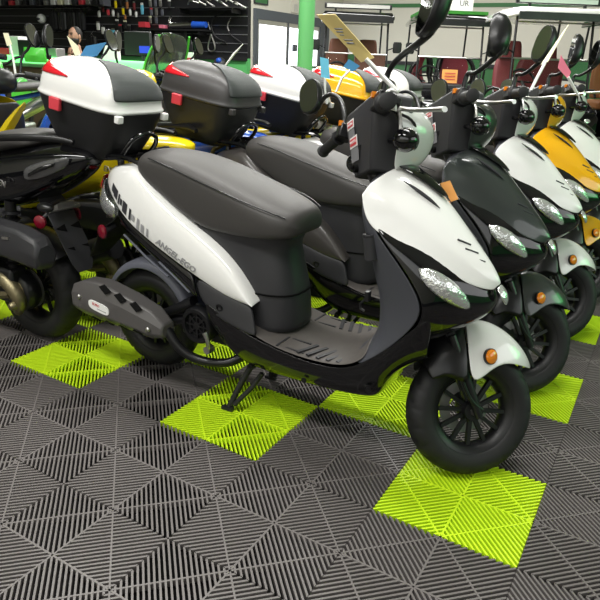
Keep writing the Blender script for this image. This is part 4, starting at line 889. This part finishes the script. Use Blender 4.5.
# column, plaques
pc = at(305, 60, 8.0); b = MB(); b.lathe([(.095, 0), (.095, HT)], (0, 0, 0), (0, 0, 1), 32); b.lathe([(.14, 0), (.14, .012)], (0, 0, 0), (0, 0, 1), 32)
o = b.build('support_column', pole_g); o.location = (pc.x, pc.y, 0); tag(o, 'round green painted column standing before the glass doors', 'column')
def plaque(name, u0, v0, u1, v1, pl, m_, label, cat, th=.02, txt=None, tm=None, fr=None):
    A, B, C_, E_ = (pl(u0, v1), pl(u1, v1), pl(u1, v0), pl(u0, v0)); root = thing(name, label, cat, (A + C_) / 2); inv = Matrix.Translation(-(A + C_) / 2)
    ux = (B - A); uy = Vector((0, 0, 1)); n = ux.cross(uy).normalized(); W_ = ux.length; H_ = (E_ - A).z
    b = MB(inv); b.box((A + C_) / 2 + n * th / 2, (W_, th, H_), (0, 0, math.atan2(ux.y, ux.x))); b.build('board', m_, root)
    if fr:
        b = MB(inv); cc = (A + C_) / 2 + n * th / 2; R0 = Euler((0, 0, math.atan2(ux.y, ux.x))).to_matrix(); t_ = W_ * .06
        for (dx, dz, w_, h_) in ((0, H_ / 2, W_ + t_, t_), (0, -H_ / 2, W_ + t_, t_), (W_ / 2, 0, t_, H_), (-W_ / 2, 0, t_, H_)): b.box(cc + R0 @ Vector((dx, 0, dz)), (w_, th * 1.4, h_), R0)
        b.build('frame', fr, root)
    if txt: text('lettering', txt, H_ * .7, Matrix.Translation(-(A + C_) / 2) @ frame((A + C_) / 2 + n * (th + .002), ux, uy), tm, root)
    return root
plx = lambda u, v: on_x(u, v, X0)
plaque('framed_notice', 254, -6, 267, 4, plx, wain, 'green framed notice high on the wall above the glass doors', 'notice', fr=ink)
plaque('wall_plaque', 291, 2, 299, 13, plx, cream, 'cream plaque with two dark outlines over the doors', 'plaque', txt='[I]', tm=ink_grey)
ply = lambda u, v: on_y(u, v, Y2 - .03)

# ------------------------------------------------------------------ counter, man
CY = 3.72
zc_ = 1.03; xr_ = on_y(224, 70, CY).x; xl_ = -8.0
b = MB(); b.box(((xl_ + xr_) / 2, CY + .30, .49), (xr_ - xl_, .55, .98)); ct = thing('service_counter', 'long counter with brown front and pale top along the left side', 'counter', ((xl_ + xr_) / 2, CY + .3, 0))
for nm, cz, sz, mm, dy in (('body', .49, (xr_ - xl_, .55, .98), counter_m, 0), ('worktop', 1.0, (xr_ - xl_ + .06, .66, .04), ctop, 0)):
    b = MB(); b.box((0, dy, cz), sz); b.build(nm, mm, ct, bevel=.006)
tz = on_y(155, 66, CY - .05).z
b = MB(); b.tube([(xl_, CY - .07, tz), (xr_, CY - .07, tz)], .040, 14); o = b.build('light_tube', neon); tag(o, 'glowing green light tube along the counter front edge', 'light')
mp = at(77, 40, 9.4)
hc = at(77, 36, 9.4)
P = thing('person', 'bearded man in black shirt sitting behind the counter, hand at his face', 'person', (mp.x, mp.y, 0))
hz = hc.z
sz0 = hz - .36
sk = [((0, 0, .62), .13), ((0, .02, .95), .145), ((0, .02, sz0), .12), ((0, 0, sz0 + .13), .06), ((0, -.02, hz - .10), .055),
      ((.19, .02, sz0 + .02), .065), ((.27, -.10, sz0 - .26), .05), ((.10, -.26, sz0 - .10), .042), ((.06, -.20, sz0 + .12), .034),
      ((-.19, .02, sz0 + .02), .065), ((-.27, -.08, sz0 - .26), .05), ((-.16, -.30, sz0 - .30), .042), ((-.05, -.36, sz0 - .30), .034),
      ((.10, -.02, .58), .10), ((.13, -.40, .58), .085), ((.13, -.42, .10), .05), ((.13, -.52, .05), .045), ((-.10, -.02, .58), .10), ((-.13, -.40, .58), .085), ((-.13, -.42, .10), .05), ((-.13, -.52, .05), .045)]
ed = [(0, 1), (1, 2), (2, 3), (3, 4), (2, 5), (5, 6), (6, 7), (7, 8), (2, 9), (9, 10), (10, 11), (11, 12), (0, 13), (13, 14), (14, 15), (15, 16), (0, 17), (17, 18), (18, 19), (19, 20)]
me = bpy.data.meshes.new('body'); me.from_pydata([v for v, r in sk], ed, []); bo = bpy.data.objects.new('body', me); col.objects.link(bo); me.materials.append(skin)
sm_ = bo.modifiers.new('skin', 'SKIN'); ss = bo.modifiers.new('surface', 'SUBSURF'); ss.levels = ss.render_levels = 2
for i, (v, r) in enumerate(sk): me.skin_vertices[0].data[i].radius = (r, r)
me.skin_vertices[0].data[0].use_root = True
dg = bpy.context.evaluated_depsgraph_get(); em = bpy.data.meshes.new_from_object(bo.evaluated_get(dg)); bpy.data.objects.remove(bo)
bm = bmesh.new(); bm.from_mesh(em)
b = MB(); H0 = Vector((0, -.03, hz))
b.ball(H0, (.078, .095, .115), None, 24, 16); b.ball(H0 + Vector((0, -.098, -.012)), (.014, .020, .026)); b.ball(H0 + Vector((.079, .01, -.01)), (.012, .022, .032)); b.ball(H0 + Vector((-.079, .01, -.01)), (.012, .022, .032))
for i in range(4): b.tube([(.05 + .014 * i - .02, -.20, sz0 + .12), (.045 + .014 * i - .02, -.175, sz0 + .185 + .008 * (i % 3)), (.04 + .013 * i - .02, -.15, sz0 + .20)], .009, 8)
b.tube([(.085, -.19, sz0 + .12), (.095, -.165, sz0 + .165)], .010, 8)
for i in range(4): b.tube([(-.05, -.36 + .016 * i - .02, sz0 - .30), (.0, -.365 + .016 * i - .02, sz0 - .305), (.035 + .006 * (i % 3), -.365 + .016 * i - .02, sz0 - .325)], .009, 8)
b.tube([(-.05, -.335, sz0 - .29), (-.015, -.31, sz0 - .30)], .010, 8)
mv = [bm.verts.new(p) for p in b.v]
for f in b.f:
    try: bm.faces.new([mv[i] for i in f])
    except ValueError: pass
bm.to_mesh(em); bm.free(); em.polygons.foreach_set('use_smooth', [True] * len(em.polygons)); em.materials.clear(); em.materials.append(skin)
bo = bpy.data.objects.new('body', em); col.objects.link(bo); bo.parent = P
b = MB()
b.loft([sring(0, 0.02, z, hx, hy, 20, 2.4) for z, hx, hy in ((.55, .17, .13), (.80, .175, .135), (.95, .185, .145), (sz0 - .08, .205, .14), (sz0 + .03, .19, .12), (sz0 + .09, .11, .085), (sz0 + .105, .075, .07))])
for sg in (1, -1): b.tube([(sg * .16, .02, sz0 + .03), (sg * .21, .0, sz0 - .03), (sg * .26, -.07, sz0 - .19)], [.085, .082, .072], 12, smooth=1)
b.build('shirt', shirt, P, sub=1)
b = MB(); b.loft([sring(0, .005, z, hx, .13, 16, 2.2) for z, hx in ((.50, .16), (.60, .175), (.66, .17))])
for sg in (1, -1): b.tube([(sg * .10, -.02, .58), (sg * .13, -.40, .58), (sg * .13, -.43, .50), (sg * .13, -.42, .12)], [.115, .10, .085, .07], 12)
b.build('trousers', shirt, P)
b = MB()
for sg in (1, -1): b.ball((sg * .13, -.47, .045), (.048, .125, .045))
each(b, 'shoe', hair, P)
b = MB(); b.ball(H0 + Vector((0, .02, .022)), (.083, .090, .104), None, 20, 12); b.build('hair', hair, P)
b = MB(); b.loft([[H0 + Vector((.074 * math.cos(a) * k, -.004 - .095 * math.sin(a) * k, z)) for a in [PI * q / 12 for q in range(13)]] for z, k in ((-.035, 1.0), (-.06, 1.0), (-.09, .86), (-.118, .5))], False); b.build('beard', hair, P, solid=.012, soff=0)
b = MB()
for sg in (1, -1): b.ball(H0 + Vector((sg * .030, -.088, .012)), (.013, .008, .008))
each(b, 'eye', ink, P)
b = MB()
for sg in (1, -1): b.tube([H0 + Vector((sg * .015, -.094, .032)), H0 + Vector((sg * .048, -.080, .034))], .006, 6)
each(b, 'eyebrow', hair, P)
b = MB(); b.tube([H0 + Vector((-.022, -.094, -.055)), H0 + Vector((.022, -.094, -.055))], .006, 6); b.build('mouth', ink_red, P)
st = thing('stool', 'black round stool under the seated man', 'stool', (mp.x, mp.y + .03, 0))
b = MB(); b.lathe([(.17, .43), (.18, .45), (.17, .475), (0, .48)], (0, 0, 0), (0, 0, 1), 24); b.build('seat', matte_black, st)
for k in range(4):
    a = PI / 4 + k * PI / 2; b = MB(); b.tube([(.10 * math.cos(a), .10 * math.sin(a), .44), (.17 * math.cos(a), .17 * math.sin(a), 0)], .012, 8); b.build('leg', satin_black, st)
# things on the counter
def stand(p, z): return Vector((p.x, p.y, z))
def cbox(name, u, v0, v1, w_, d_, m_, label, cat, depth, rz=.3, group=None):
    a = at(u, v1, depth); c = at(u, v0, depth); b = MB(); h_ = c.z - a.z; b.box((0, 0, h_ / 2), (w_, d_, h_)); o = b.build(name, m_, bevel=.004); o.location = a; o.rotation_euler = (0, 0, rz); return tag(o, label, cat, group)
ytop = CY + .25
def on_counter(u): 
    p = on_y(u, 60, ytop); return Vector((p.x, p.y, 1.02))
def counter_card(u, w_, h_, m_, label, lines=True):
    p = on_counter(u); root = thing('display_card', label, 'card', p, .25, 'cards standing on the counter')
    b = MB(); b.box((0, 0, h_ / 2), (w_, .02, h_), (-.12, 0, 0)); b.build('card', m_, root)
    b = MB(); b.box((0, -.013 + .12 * .0, h_ * .55), (w_ * .7, .004, h_ * .35), (-.12, 0, 0)); b.build('printed_block', ink_red, root) if lines else None
    b = MB(); b.box((0, .04, .01), (w_ * .8, .10, .02)); b.build('foot', card_w, root)
counter_card(181, .085, .19, card_w, 'pink and white card on the counter, left of two')
counter_card(189.5, .085, .19, card_w, 'pink and white card on the counter, right of two')
p = on_counter(110); root = thing('paper_stack', 'heap of white papers leaning on the counter beside the blue-grey card', 'papers', p, .3)
b = MB(); b.prism([(-.11, 0), (.13, 0), (.07, .22), (-.05, .22)], (0, 0, 0), (1, 0, 0), (0, .3, 1), .02); b.build('front_sheet', card_w, root)
b = MB(); b.prism([(-.15, 0), (.10, 0), (.06, .25), (-.10, .23)], (0, .06, 0), (1, .1, 0), (0, .3, 1), .03); b.build('back_sheets', card_w, root)
p = on_counter(142); root = thing('monitor', 'computer monitor with dark back and blue screen strip on the counter', 'monitor', p, .15)
b = MB(); b.box((-.04, 0, .26), (.34, .04, .24)); b.build('housing', charcoal, root, bevel=.01); b = MB(); b.box((.055, -.022, .20), (.13, .006, .07)); b.build('screen', screen, root); b = MB(); b.tube([(0, .02, .16), (0, .03, .0)], .02, 8); b.lathe([(.10, 0), (.10, .012)], (0, .03, 0), (0, 0, 1), 20); b.build('foot', charcoal, root)
for i, (u, w_, h_, m_, l) in enumerate(((168, .16, .20, matte_black, 'black carton on the counter below the chrome exhaust pipe'), (8, .16, .16, red_pl, 'red box at the left end of the counter'), (20, .16, .30, card_w, 'white carton with red top edge on the counter at the left'), (30, .18, .26, matte_black, 'black carton with pale label on the counter at the left'), (54, .22, .18, alu, 'grey machine housing on the counter left of the man'))):
    p = on_counter(u); b = MB(); b.box((0, 0, h_ / 2), (w_, .16, h_)); o = b.build('carton', m_, bevel=.006); o.location = p; o.rotation_euler = (0, 0, .2); tag(o, l, 'box')

# ------------------------------------------------------------------ goods on the slatwall
YW = Y1 - .02
def wpt(u, v, off=.0): return on_y(u, v, YW - off)
def shelf(name, u0, u1, v, label, dep=.30):
    a = wpt(u0, v); c = wpt(u1, v); root = thing(name, label, 'shelf', ((a.x + c.x) / 2, YW, a.z))
    b = MB(); b.box((0, -dep / 2, 0), (c.x - a.x, dep, .025)); b.build('board', matte_black, root)
    for s_ in (-.42, .42): b = MB(); b.box((s_ * (c.x - a.x), -dep / 2, -.05), (.02, dep * .9, .08)); b.build('bracket', satin_black, root)
shelf('wall_shelf', -30, 112, 7.5, 'long black shelf with cartons at upper left on the slatwall'); shelf('wall_shelf', 150, 212, 30, 'short black shelf under the chrome exhaust pipe', .25); shelf('wall_shelf', -30, 60, 27, 'black shelf left of the hanging jackets'); shelf('wall_shelf', 185, 246, 9, 'black shelf of silver handlebars beside the doors', .3)
ORD = ['leftmost', 'second from left', 'third from left', 'fourth from left', 'fifth from left', 'sixth from left', 'seventh from left', 'eighth from left', 'ninth from left', 'tenth from left', 'eleventh from left', 'twelfth from left', 'thirteenth from left', 'fourteenth from left', 'fifteenth from left', 'sixteenth from left', 'seventeenth from left', 'rightmost']
CN = {card_w: 'white', alu: 'silver grey', matte_black: 'black', charcoal: 'charcoal', slate: 'blue grey', red_pl: 'red', card_cream: 'cream', ylw2: 'yellow', tan: 'tan', maroon: 'dark red', card_c: 'cyan'}
cols = [card_w, alu, matte_black, charcoal, card_w, slate, red_pl, card_cream, matte_black, alu]
def wall_item(name, u, v, w_, h_, dep, m_, label, cat, group, kind='pack', off=0):
    p = wpt(u, v); root = None
    if kind == 'pack':
        root = thing(name, label, cat, (p.x, YW - off, p.z), 0, group)
        b = MB(); b.loft([sring(0, -dep / 2 * 1, -h_ / 2, w_ / 2, dep * .2, 12), sring(0, -dep / 2, 0, w_ / 2, dep / 2, 12), sring(0, -dep / 2, h_ * .35, w_ / 2, dep * .3, 12)]); b.build('pouch', m_, root)
        b = MB(); b.box((0, -dep / 2, h_ * .45), (w_, .006, h_ * .22)); b.build('header_card', cols[(int(u * 7) + int(v)) % 10], root)
        b = MB(); b.tube([(0, .0, h_ * .5), (0, -dep, h_ * .5)], .004, 6); b.build('hook', silver, root)
    elif kind == 'box':
        b = MB(); b.box((0, -dep / 2, 0), (w_, dep, h_)); root = b.build(name, m_, bevel=.004); root.location = (p.x, YW - off, p.z); tag(root, label, cat, group)
    return root
n_ = 0
for u in range(-8, 112, 7):
    h_ = .11 + .05 * ((u * 13) % 5) / 4; p = wpt(u, 7.5); b = MB(); b.box((0, 0, h_ / 2), (.115, .2, h_)); o = b.build('carton', cols[(u // 7 * 3) % 10], bevel=.004); o.location = (p.x, YW - .15, p.z + .0125); tag(o, CN[cols[(u // 7 * 3) % 10]] + ' parts carton, ' + ORD[(u + 8) // 7] + ' on the long upper shelf', 'box', 'cartons on the long upper shelf')
def garment(u, v, w_, h_, m_, label, group):
    p = wpt(u, v); root = thing('jacket', label, 'jacket', (p.x, YW - .12, p.z), 0, group)
    b = MB(); b.loft([sring(0, 0, z * h_, w_ * k, .07, 16, 2.6) for z, k in ((-1, .40), (-.6, .42), (-.2, .46), (-.04, .42), (.0, .15))]); b.build('torso', m_, root, sub=1)
    for sg in (-1, 1): b = MB(); b.tube([(sg * w_ * .40, 0, -.06 * h_), (sg * w_ * .52, -.01, -.45 * h_), (sg * w_ * .5, -.02, -.85 * h_)], [.06, .055, .045], 10); b.build('sleeve', m_, root)
    b = MB(); b.tube([(-w_ * .35, 0, -.02), (0, 0, .04), (w_ * .35, 0, -.02)], .008, 6); b.tube([(0, 0, .04), (0, .04, .09), (0, .12, .09)], .005, 6); b.build('hanger', silver, root)
for i, u in enumerate((58, 67, 76, 85)): garment(u, 12, .15, .42, (shirt, charcoal, matte_black, shirt)[i], 'black riding jacket, ' + ('leftmost', 'second from left', 'third from left', 'rightmost')[i] + ' of four on the slatwall above the man', 'black jackets above the man')
garment(96, 36, .20, .45, matte_black, 'black jacket hanging low beside the man\'s shoulder', None)
packs = [(100, 5, .07, .13, alu), (106, 3, .06, .14, slate), (116.5, 4, .06, .16, ylw2), (124, 11, .055, .14, ylw2), (121, 2, .06, .13, matte_black), (109, 12, .07, .12, red_pl), (114, 13, .06, .13, card_w), (128, 5, .06, .15, tan), (131, 12, .055, .13, card_w), (135, 6, .06, .15, maroon), (143, 9, .07, .2, card_c), (137, 14, .05, .12, card_w), (100, 14, .07, .12, card_w), (104, 9, .06, .12, maroon), (119, 15, .05, .10, alu), (126, 17, .05, .09, tan)]
for u, v, w_, h_, m_ in packs:
    same = sorted(q[0] for q in packs if q[4] is m_); wall_item('glove_pack', u, v, w_, h_, .05, m_, CN[m_] + ' glove pack high on the slatwall' + (', ' + ORD[same.index(u)] + ' of the ' + CN[m_] + ' ones' if len(same) > 1 else ''), 'gloves', 'packaged gloves on the slatwall')
for i, (u, v) in enumerate(((99, 26), (104, 30), (109, 34), (114, 33), (118, 24), (121, 29), (126, 25), (130, 29))):
    wall_item('glove_pack', u, v, .09, .16, .05, (card_c if u in (109, 114) else card_w if u < 112 else matte_black), ('cyan' if u in (109, 114) else 'white' if u < 112 else 'black') + ' glove pack, ' + ORD[i] + ' in the lower row left of the white disc', 'gloves', 'gloves in the lower row')
for u, v, m_ in ((151, 3, alu), (156, 3, slate), (161, 3, alu), (152, 12, slate), (157, 12, alu), (163, 12, slate), (151, 20, alu), (157, 20, slate), (170, 4, charcoal)):
    wall_item('blister_pack', u, v, .07, .13, .04, m_, CN[m_] + ' blister pack, ' + ('right column' if u > 159 else 'middle column' if u > 154 else 'left column') + (' top' if v < 8 else ' second' if v < 15 else ' third') + ' row' + ', near the shelf end' * (u > 165) + ' on slatwall', 'pack', 'grey blister packs')
wall_item('carton', 147, 25, .18, .10, .15, red_pl, 'red carton left of the short shelf on the slatwall', 'box', None, 'box', .0)
wall_item('carton', 166, 27, .12, .06, .12, card_p, 'pale pink carton on the left end of the short shelf', 'box', None, 'box', .02)
p = wpt(131, 35); b = MB(); b.lathe([(.07, 0), (.07, .02), (.0, .022)], (0, 0, 0), (0, -1, 0), 28); o = b.build('wall_disc', card_w); o.location = (p.x, YW - .05, p.z); tag(o, 'round white disc with black mark on the slatwall', 'sign')
text('mark', 'N', .10, frame((0, -.024, 0), (1, 0, 0), (0, 0, 1)), ink, o)
p = wpt(46, 19); b = MB(); b.ball((0, -.12, 0), (.09, .11, .10)); o = b.build('riding_helmet', card_w); o.location = (p.x, YW, p.z); tag(o, 'small pale helmet on the slatwall left of the jackets', 'helmet'); b = MB(); b.ball((0, -.19, -.01), (.06, .05, .035)); b.build('visor', ink, o)
# chrome pipe, handlebars, hoses
a = wpt(174, 26); c = wpt(210, 25); root = thing('exhaust_pipe', 'chrome exhaust pipe with blue tip lying on the short shelf', 'exhaust', ((a.x + c.x) / 2, YW - .12, a.z)); L = (c.x - a.x) / 2
b = MB(); b.tube([(-L, 0, -.02), (-L * .9, 0, .0), (L * .3, 0, .02)], [.03, .062, .062], 18); b.tube([(-L * .95, 0, .0), (-L * 1.02, 0, .10), (-L * .9, 0, .16)], .03, 10, smooth=1); b.build('pipe', chrome, root)
b = MB(); b.tube([(L * .3, 0, .02), (L, 0, .02)], [.064, .055], 18); b.build('tip', blue, root)
for i, (u, v, u2, v2) in enumerate(((203, 1, 215, 7), (210, 0, 224, 4), (218, 2, 230, 8), (226, 1, 238, 5), (233, 3, 246, 8), (196, 2, 206, 5), (188, 4, 199, 3))):
    a = wpt(u, v, .06 + .05 * i); c = wpt(u2, v2, .06 + .05 * i); md = (a + c) / 2; b = MB(); b.tube([a - md, (a - md) * .4 + Vector((0, -.05, .05)), (c - md) * .4 + Vector((0, -.08, .03)), c - md], .016, 10, smooth=1); o = b.build('spare_handlebar', silver); o.location = md; tag(o, 'silver spare handlebar, ' + ORD[(2, 3, 4, 5, 6, 1, 0)[i]] + ' on the shelf beside the doors', 'handlebar', 'silver handlebars on the shelf')
def hose(pts, r, m_, label, cat='hose', name='brake_hose', off=.015):
    Q = [wpt(u, v, off) for u, v in pts]; c = Q[0].copy(); b = MB(); b.tube([q - c for q in Q], r, 8, smooth=2); o = b.build(name, m_); o.location = c; tag(o, label, cat)
hose(((224, 12), (213, 17), (211, 28), (216, 38), (226, 42)), .014, matte_black, 'black hose looped wide on the slatwall left of the doors')
hose(((232, 18), (226, 24), (229, 34), (238, 40), (243, 44)), .012, matte_black, 'black hose with pale fitting curling toward the door')
hose(((231, 18), (227, 25), (229, 31)), .012, alu, 'short silver fitting hanging in the hose loop')
hose(((211, 34), (207, 50), (213, 52), (216, 48), (211, 34)), .016, silver, 'triangular silver bracket hanging above the black top case', 'bracket', 'chrome_bracket')
hose(((208, 22), (211, 32)), .012, silver, 'thin silver lever hanging beside the blue pipe tip', 'lever', 'spare_lever')
for u, v, l in ((187, 35, 'spare mirror hanging below the chrome exhaust pipe'), (193, 47, 'spare mirror hanging lower, next to the display cards')):
    p = wpt(u, v); root = thing('spare_mirror', l, 'mirror', (p.x, YW - .08, p.z)); b = MB(); b.loft([[Vector((q.x, t, q.y)) for q in sring(0, 0, 0, .075 * k, .13 * k, 18, 2.4)] for t, k in ((-.03, .9), (-.02, 1), (.02, .7))]); b.build('shell', charcoal, root); b = MB(); b.tube([(0, .02, .1), (.02, .04, .25)], .012, 8); b.build('stalk', satin_black, root)
p = wpt(220, 58, .1); b = MB(); b.ball((0, 0, 0), (.14, .12, .13)); o = b.build('riding_helmet', charcoal); o.location = (p.x, p.y, 1.05); tag(o, 'grey helmet with blue patch at the end of the slatwall', 'helmet'); b = MB(); b.ball((.03, -.08, .07), (.06, .05, .05)); b.build('patch', blue, o)
b = MB(); b.box((0, 0, .45), (.5, .3, .9)); o = b.build('display_plinth', matte_black, bevel=.01); o.location = (p.x, p.y - .02, 0); tag(o, 'black display plinth carrying the grey helmet', 'plinth')

# ------------------------------------------------------------------ golf carts
def make_cart(seatm, roofm, bodym=gloss_black):
    S = thing('golf_cart', 'x', 'golf cart')   # faces -y, origin under its middle
    for x in (-.48, .48):
        for y in (-.85, .80):
            b = MB(); b.lathe([(.11, -.08), (.20, -.085), (.23, -.05), (.23, .05), (.20, .085), (.11, .08)], (x, y, .23), (1, 0, 0), 28, True); w_ = b.build('wheel', rubber, S)
            b = MB(); b.lathe([(.11, -.05), (.03, -.065), (.0, -.065)], (x, y, .23), (1, 0, 0), 20); b.lathe([(.11, .05), (.03, .065), (.0, .065)], (x, y, .23), (1, 0, 0), 20); b.build('wheel_hub', silver, w_)
    b = MB(); b.loft([[Vector((sx * w_, y, z)) for sx, z in ((-1, zb), (1, zb), (1, zt - .06), (.9, zt), (-.9, zt), (-1, zt - .06))] for y, zb, zt, w_ in ((-1.22, .34, .60, .46), (-1.15, .28, .74, .54), (-.80, .28, .86, .57), (-.62, .30, .90, .57))]); fb_ = b.build('front_cowl', bodym, S, bevel=.02)
    for sg in (-1, 1): b = MB(); b.ball((sg * .38, -1.16, .62), (.09, .05, .06)); b.build('headlight', lens, fb_)
    b = MB(); b.box((0, -.30, .32), (1.08, .75, .06)); b.box((0, .55, .50), (1.12, 1.2, .42)); b.build('chassis', bodym, S, bevel=.03)
    b = MB(); b.box((0, -.60, .92), (1.08, .16, .10)); b.build('dashboard', charcoal, S, bevel=.03)
    b = MB(); b.loft([[Vector((x, y, z)) for x, z in ((-.54, .72), (.54, .72), (.54, .82), (.50, .85), (-.50, .85), (-.54, .82))] for y in (-.02, .48)]); b.build('seat_cushion', seatm, S, bevel=.03)
    for sg in (-1, 1):
        b = MB(); b.loft([[Vector((sg * .27 + x * w_, .46 + (z - .85) * .18 + t, z)) for x, t in ((-1, .0), (-.8, -.05), (.8, -.05), (1, .0), (.8, .07), (-.8, .07))] for z, w_ in ((.86, .22), (1.0, .245), (1.2, .245), (1.34, .22), (1.40, .20), (1.44, .185), (1.58, .18), (1.64, .15))]); sb = b.build('seat_back', seatm, S, bevel=.02, sub=1)
        b = MB(); b.box((sg * .27, .50, 1.395), (.36, .10, .012)); b.build('headrest_gap', ink, sb)
        b = MB(); b.tube([(sg * .58, .02, .88), (sg * .58, .10, .98), (sg * .58, .42, .98)], .02, 8); b.build('arm_rest', satin_black, S)
        b = MB(); b.tube([(sg * .54, -.62, .90), (sg * .53, -.50, 1.45), (sg * .52, -.42, 1.90)], .018, 8); b.build('front_post', satin_black, S)
        b = MB(); b.tube([(sg * .54, .98, .70), (sg * .53, .90, 1.90)], .018, 8); b.build('rear_post', satin_black, S)
        b = MB(); b.tube([(sg * .53, -.52, 1.45), (sg * .66, -.56, 1.50)], .010, 6); b.loft([sring(sg * .69, -.58, z, .075 * k, .03, 16, 3.5) for z, k in ((1.41, .8), (1.44, 1), (1.55, 1), (1.58, .8))]); b.build('side_mirror', satin_black, S)
    b = MB(); b.loft([[Vector((sx * w_, y, z)) for sx, z in ((-1, 1.90), (1, 1.90), (1, 1.95), (.92, zt), (-.92, zt), (-1, 1.95))] for y, w_, zt in ((-.72, .54, 1.97), (-.66, .60, 2.01), (.2, .62, 2.03), (1.05, .60, 2.01), (1.12, .54, 1.97))]); rf = b.build('roof', roofm, S, bevel=.015)
    b = MB(); b.box((0, -.70, 1.90), (1.16, .06, .09)); b.build('roof_rim', satin_black, rf)
    b = MB(); b.tube([(-.53, -.53, 1.38), (.53, -.53, 1.38)], .014, 8); b.tube([(-.50, -.44, 1.84), (.50, -.44, 1.84)], .010, 8); b.build('screen_bar', silver, S)
    b = MB(); b.add([(-.51, -.61, .98), (.51, -.61, .98), (.51, -.535, 1.38), (-.51, -.535, 1.38)], [(0, 1, 2, 3)]); b.build('windscreen', glass, S, solid=.006)
    b = MB(); pts = [Vector((-.27 + .17 * math.cos(2 * PI * k / 20), -.36 + .10 * math.sin(2 * PI * k / 20) * .9, 1.10 + .17 * .75 * math.sin(2 * PI * k / 20))) for k in range(20)]; b.tube(pts, .014, 8, closed=True); b.tube([(-.27, -.36, 1.10), (-.27, -.58, .95)], .02, 8); b.tube([pts[0], pts[10]], .012, 6); b.build('steering_wheel', matte_black, S)
    return S
G4 = 'golf carts standing along the back wall'
c0 = make_cart(brown, gloss_black); CS = .93; c0.scale = (CS, CS, .95)
def cart(u, d, dz, label, seatm, roofm, rz=R_(29)):
    p = at(u, 60, d); s = copy_tree(c0); s.location = (p.x - .7 * math.sin(rz), p.y + .7 * math.cos(rz), 0); s.rotation_euler = (0, 0, rz); tag(s, label, 'golf cart', G4); recolour(s, {'seat_cushion': seatm, 'seat_back': seatm, 'roof': roofm}); return s
c2 = cart(452, 10.2, 0, 'golf cart with red seats and green turf on its roof', redseat, gloss_black)
c3 = cart(557, 8.3, 0, 'golf cart with maroon seats and pale roof edge at the right', maroon, white)
c4 = cart(668, 8.6, 0, 'golf cart with tan seats cut by the right edge', tan, gloss_black)
p = at(356, 60, 10.3); c0.location = (p.x - .34, p.y + .61, 0); c0.rotation_euler = (0, 0, R_(29)); tag(c0, 'golf cart with brown high-backed seats beside the green column', 'golf cart', G4)
# red cart: tubular black seat frame in front of the backs
b = MB()
for sg in (-1, 1): b.tube([(sg * .03, .38, 1.10), (sg * .04, .40, 1.34), (sg * .14, .42, 1.44), (sg * .28, .43, 1.46), (sg * .44, .42, 1.42), (sg * .53, .40, 1.28), (sg * .52, .38, 1.0)], .035, 10, smooth=2)
for o in each(b, 'seat_frame_tube', satin_black, c2): o.scale.z = .90
for o in c2.children:
    if o.name.startswith('seat_back'): o.scale.z = .80; [setattr(k, 'hide_render', False) for k in o.children]
def on_roof(s, name, m_, sz, off, label, cat):
    b = MB(); b.box((0, 0, 0), sz); o = b.build(name, m_, bevel=.005); o.location = s.location + Matrix.Rotation(R_(29), 3, 'Z') @ (Vector(off) * CS + Vector((0, 0, off[2] * .02))); o.rotation_euler = (0, 0, R_(29)); tag(o, label, cat); return o
o = on_roof(c2, 'artificial_turf', turf, (1.02, 1.3, .05), (0, .15, 2.058), 'strip of green turf lying on the red-seated cart roof', 'turf'); o['kind'] = 'stuff'
b = MB(); b.box((0, 0, .16), (.34, .02, .32)); o = b.build('roof_sign', card_w); o.location = c2.location + Matrix.Rotation(R_(29), 3, 'Z') @ Vector((.10, -.46, 1.985)); o.rotation_euler = (0, 0, R_(29)); tag(o, 'white sign with dark letters on the red-seated cart roof', 'sign'); text('lettering', 'UR', .11, frame((.03, -.012, .10), (1, 0, 0), (0, 0, 1)), ink, o)
def lightbar(s, label, z0):
    root = thing('light_bar', label, 'light bar', s.location + Matrix.Rotation(R_(29), 3, 'Z') @ Vector((0, -.37, z0 * .95)), R_(29)); b = MB(); b.box((0, 0, .075), (1.05, .07, .075)); b.build('housing', satin_black, root, bevel=.01)
    b = MB(); b.box((0, -.036, .075), (.98, .01, .05)); b.build('lamp_strip', silver, root)
    for x in (-.35, .35): b = MB(); b.box((x, 0, .02), (.03, .04, .045)); b.build('bracket', satin_black, root)
lightbar(c0, 'long silver light bar on the brown-seated cart roof', 2.025); lightbar(c3, 'black and silver light bar on the maroon-seated cart roof', 2.025)
p = c2.location + Matrix.Rotation(R_(29), 3, 'Z') @ Vector((.02, -.56, .925)); b = MB(); b.box((0, 0, .11), (.24, .012, .20), (-.15, 0, 0)); o = b.build('price_card', card_o); o.location = p; o.rotation_euler = (0, 0, R_(29)); tag(o, 'orange price card on the red-seated cart dashboard', 'price tag')
for i in range(3):
    b = MB(); b.box((0, -.02, .155 - i * .045), (.17, .004, .012), (-.15, 0, 0)); b.build('printed_line', ink_red, o)
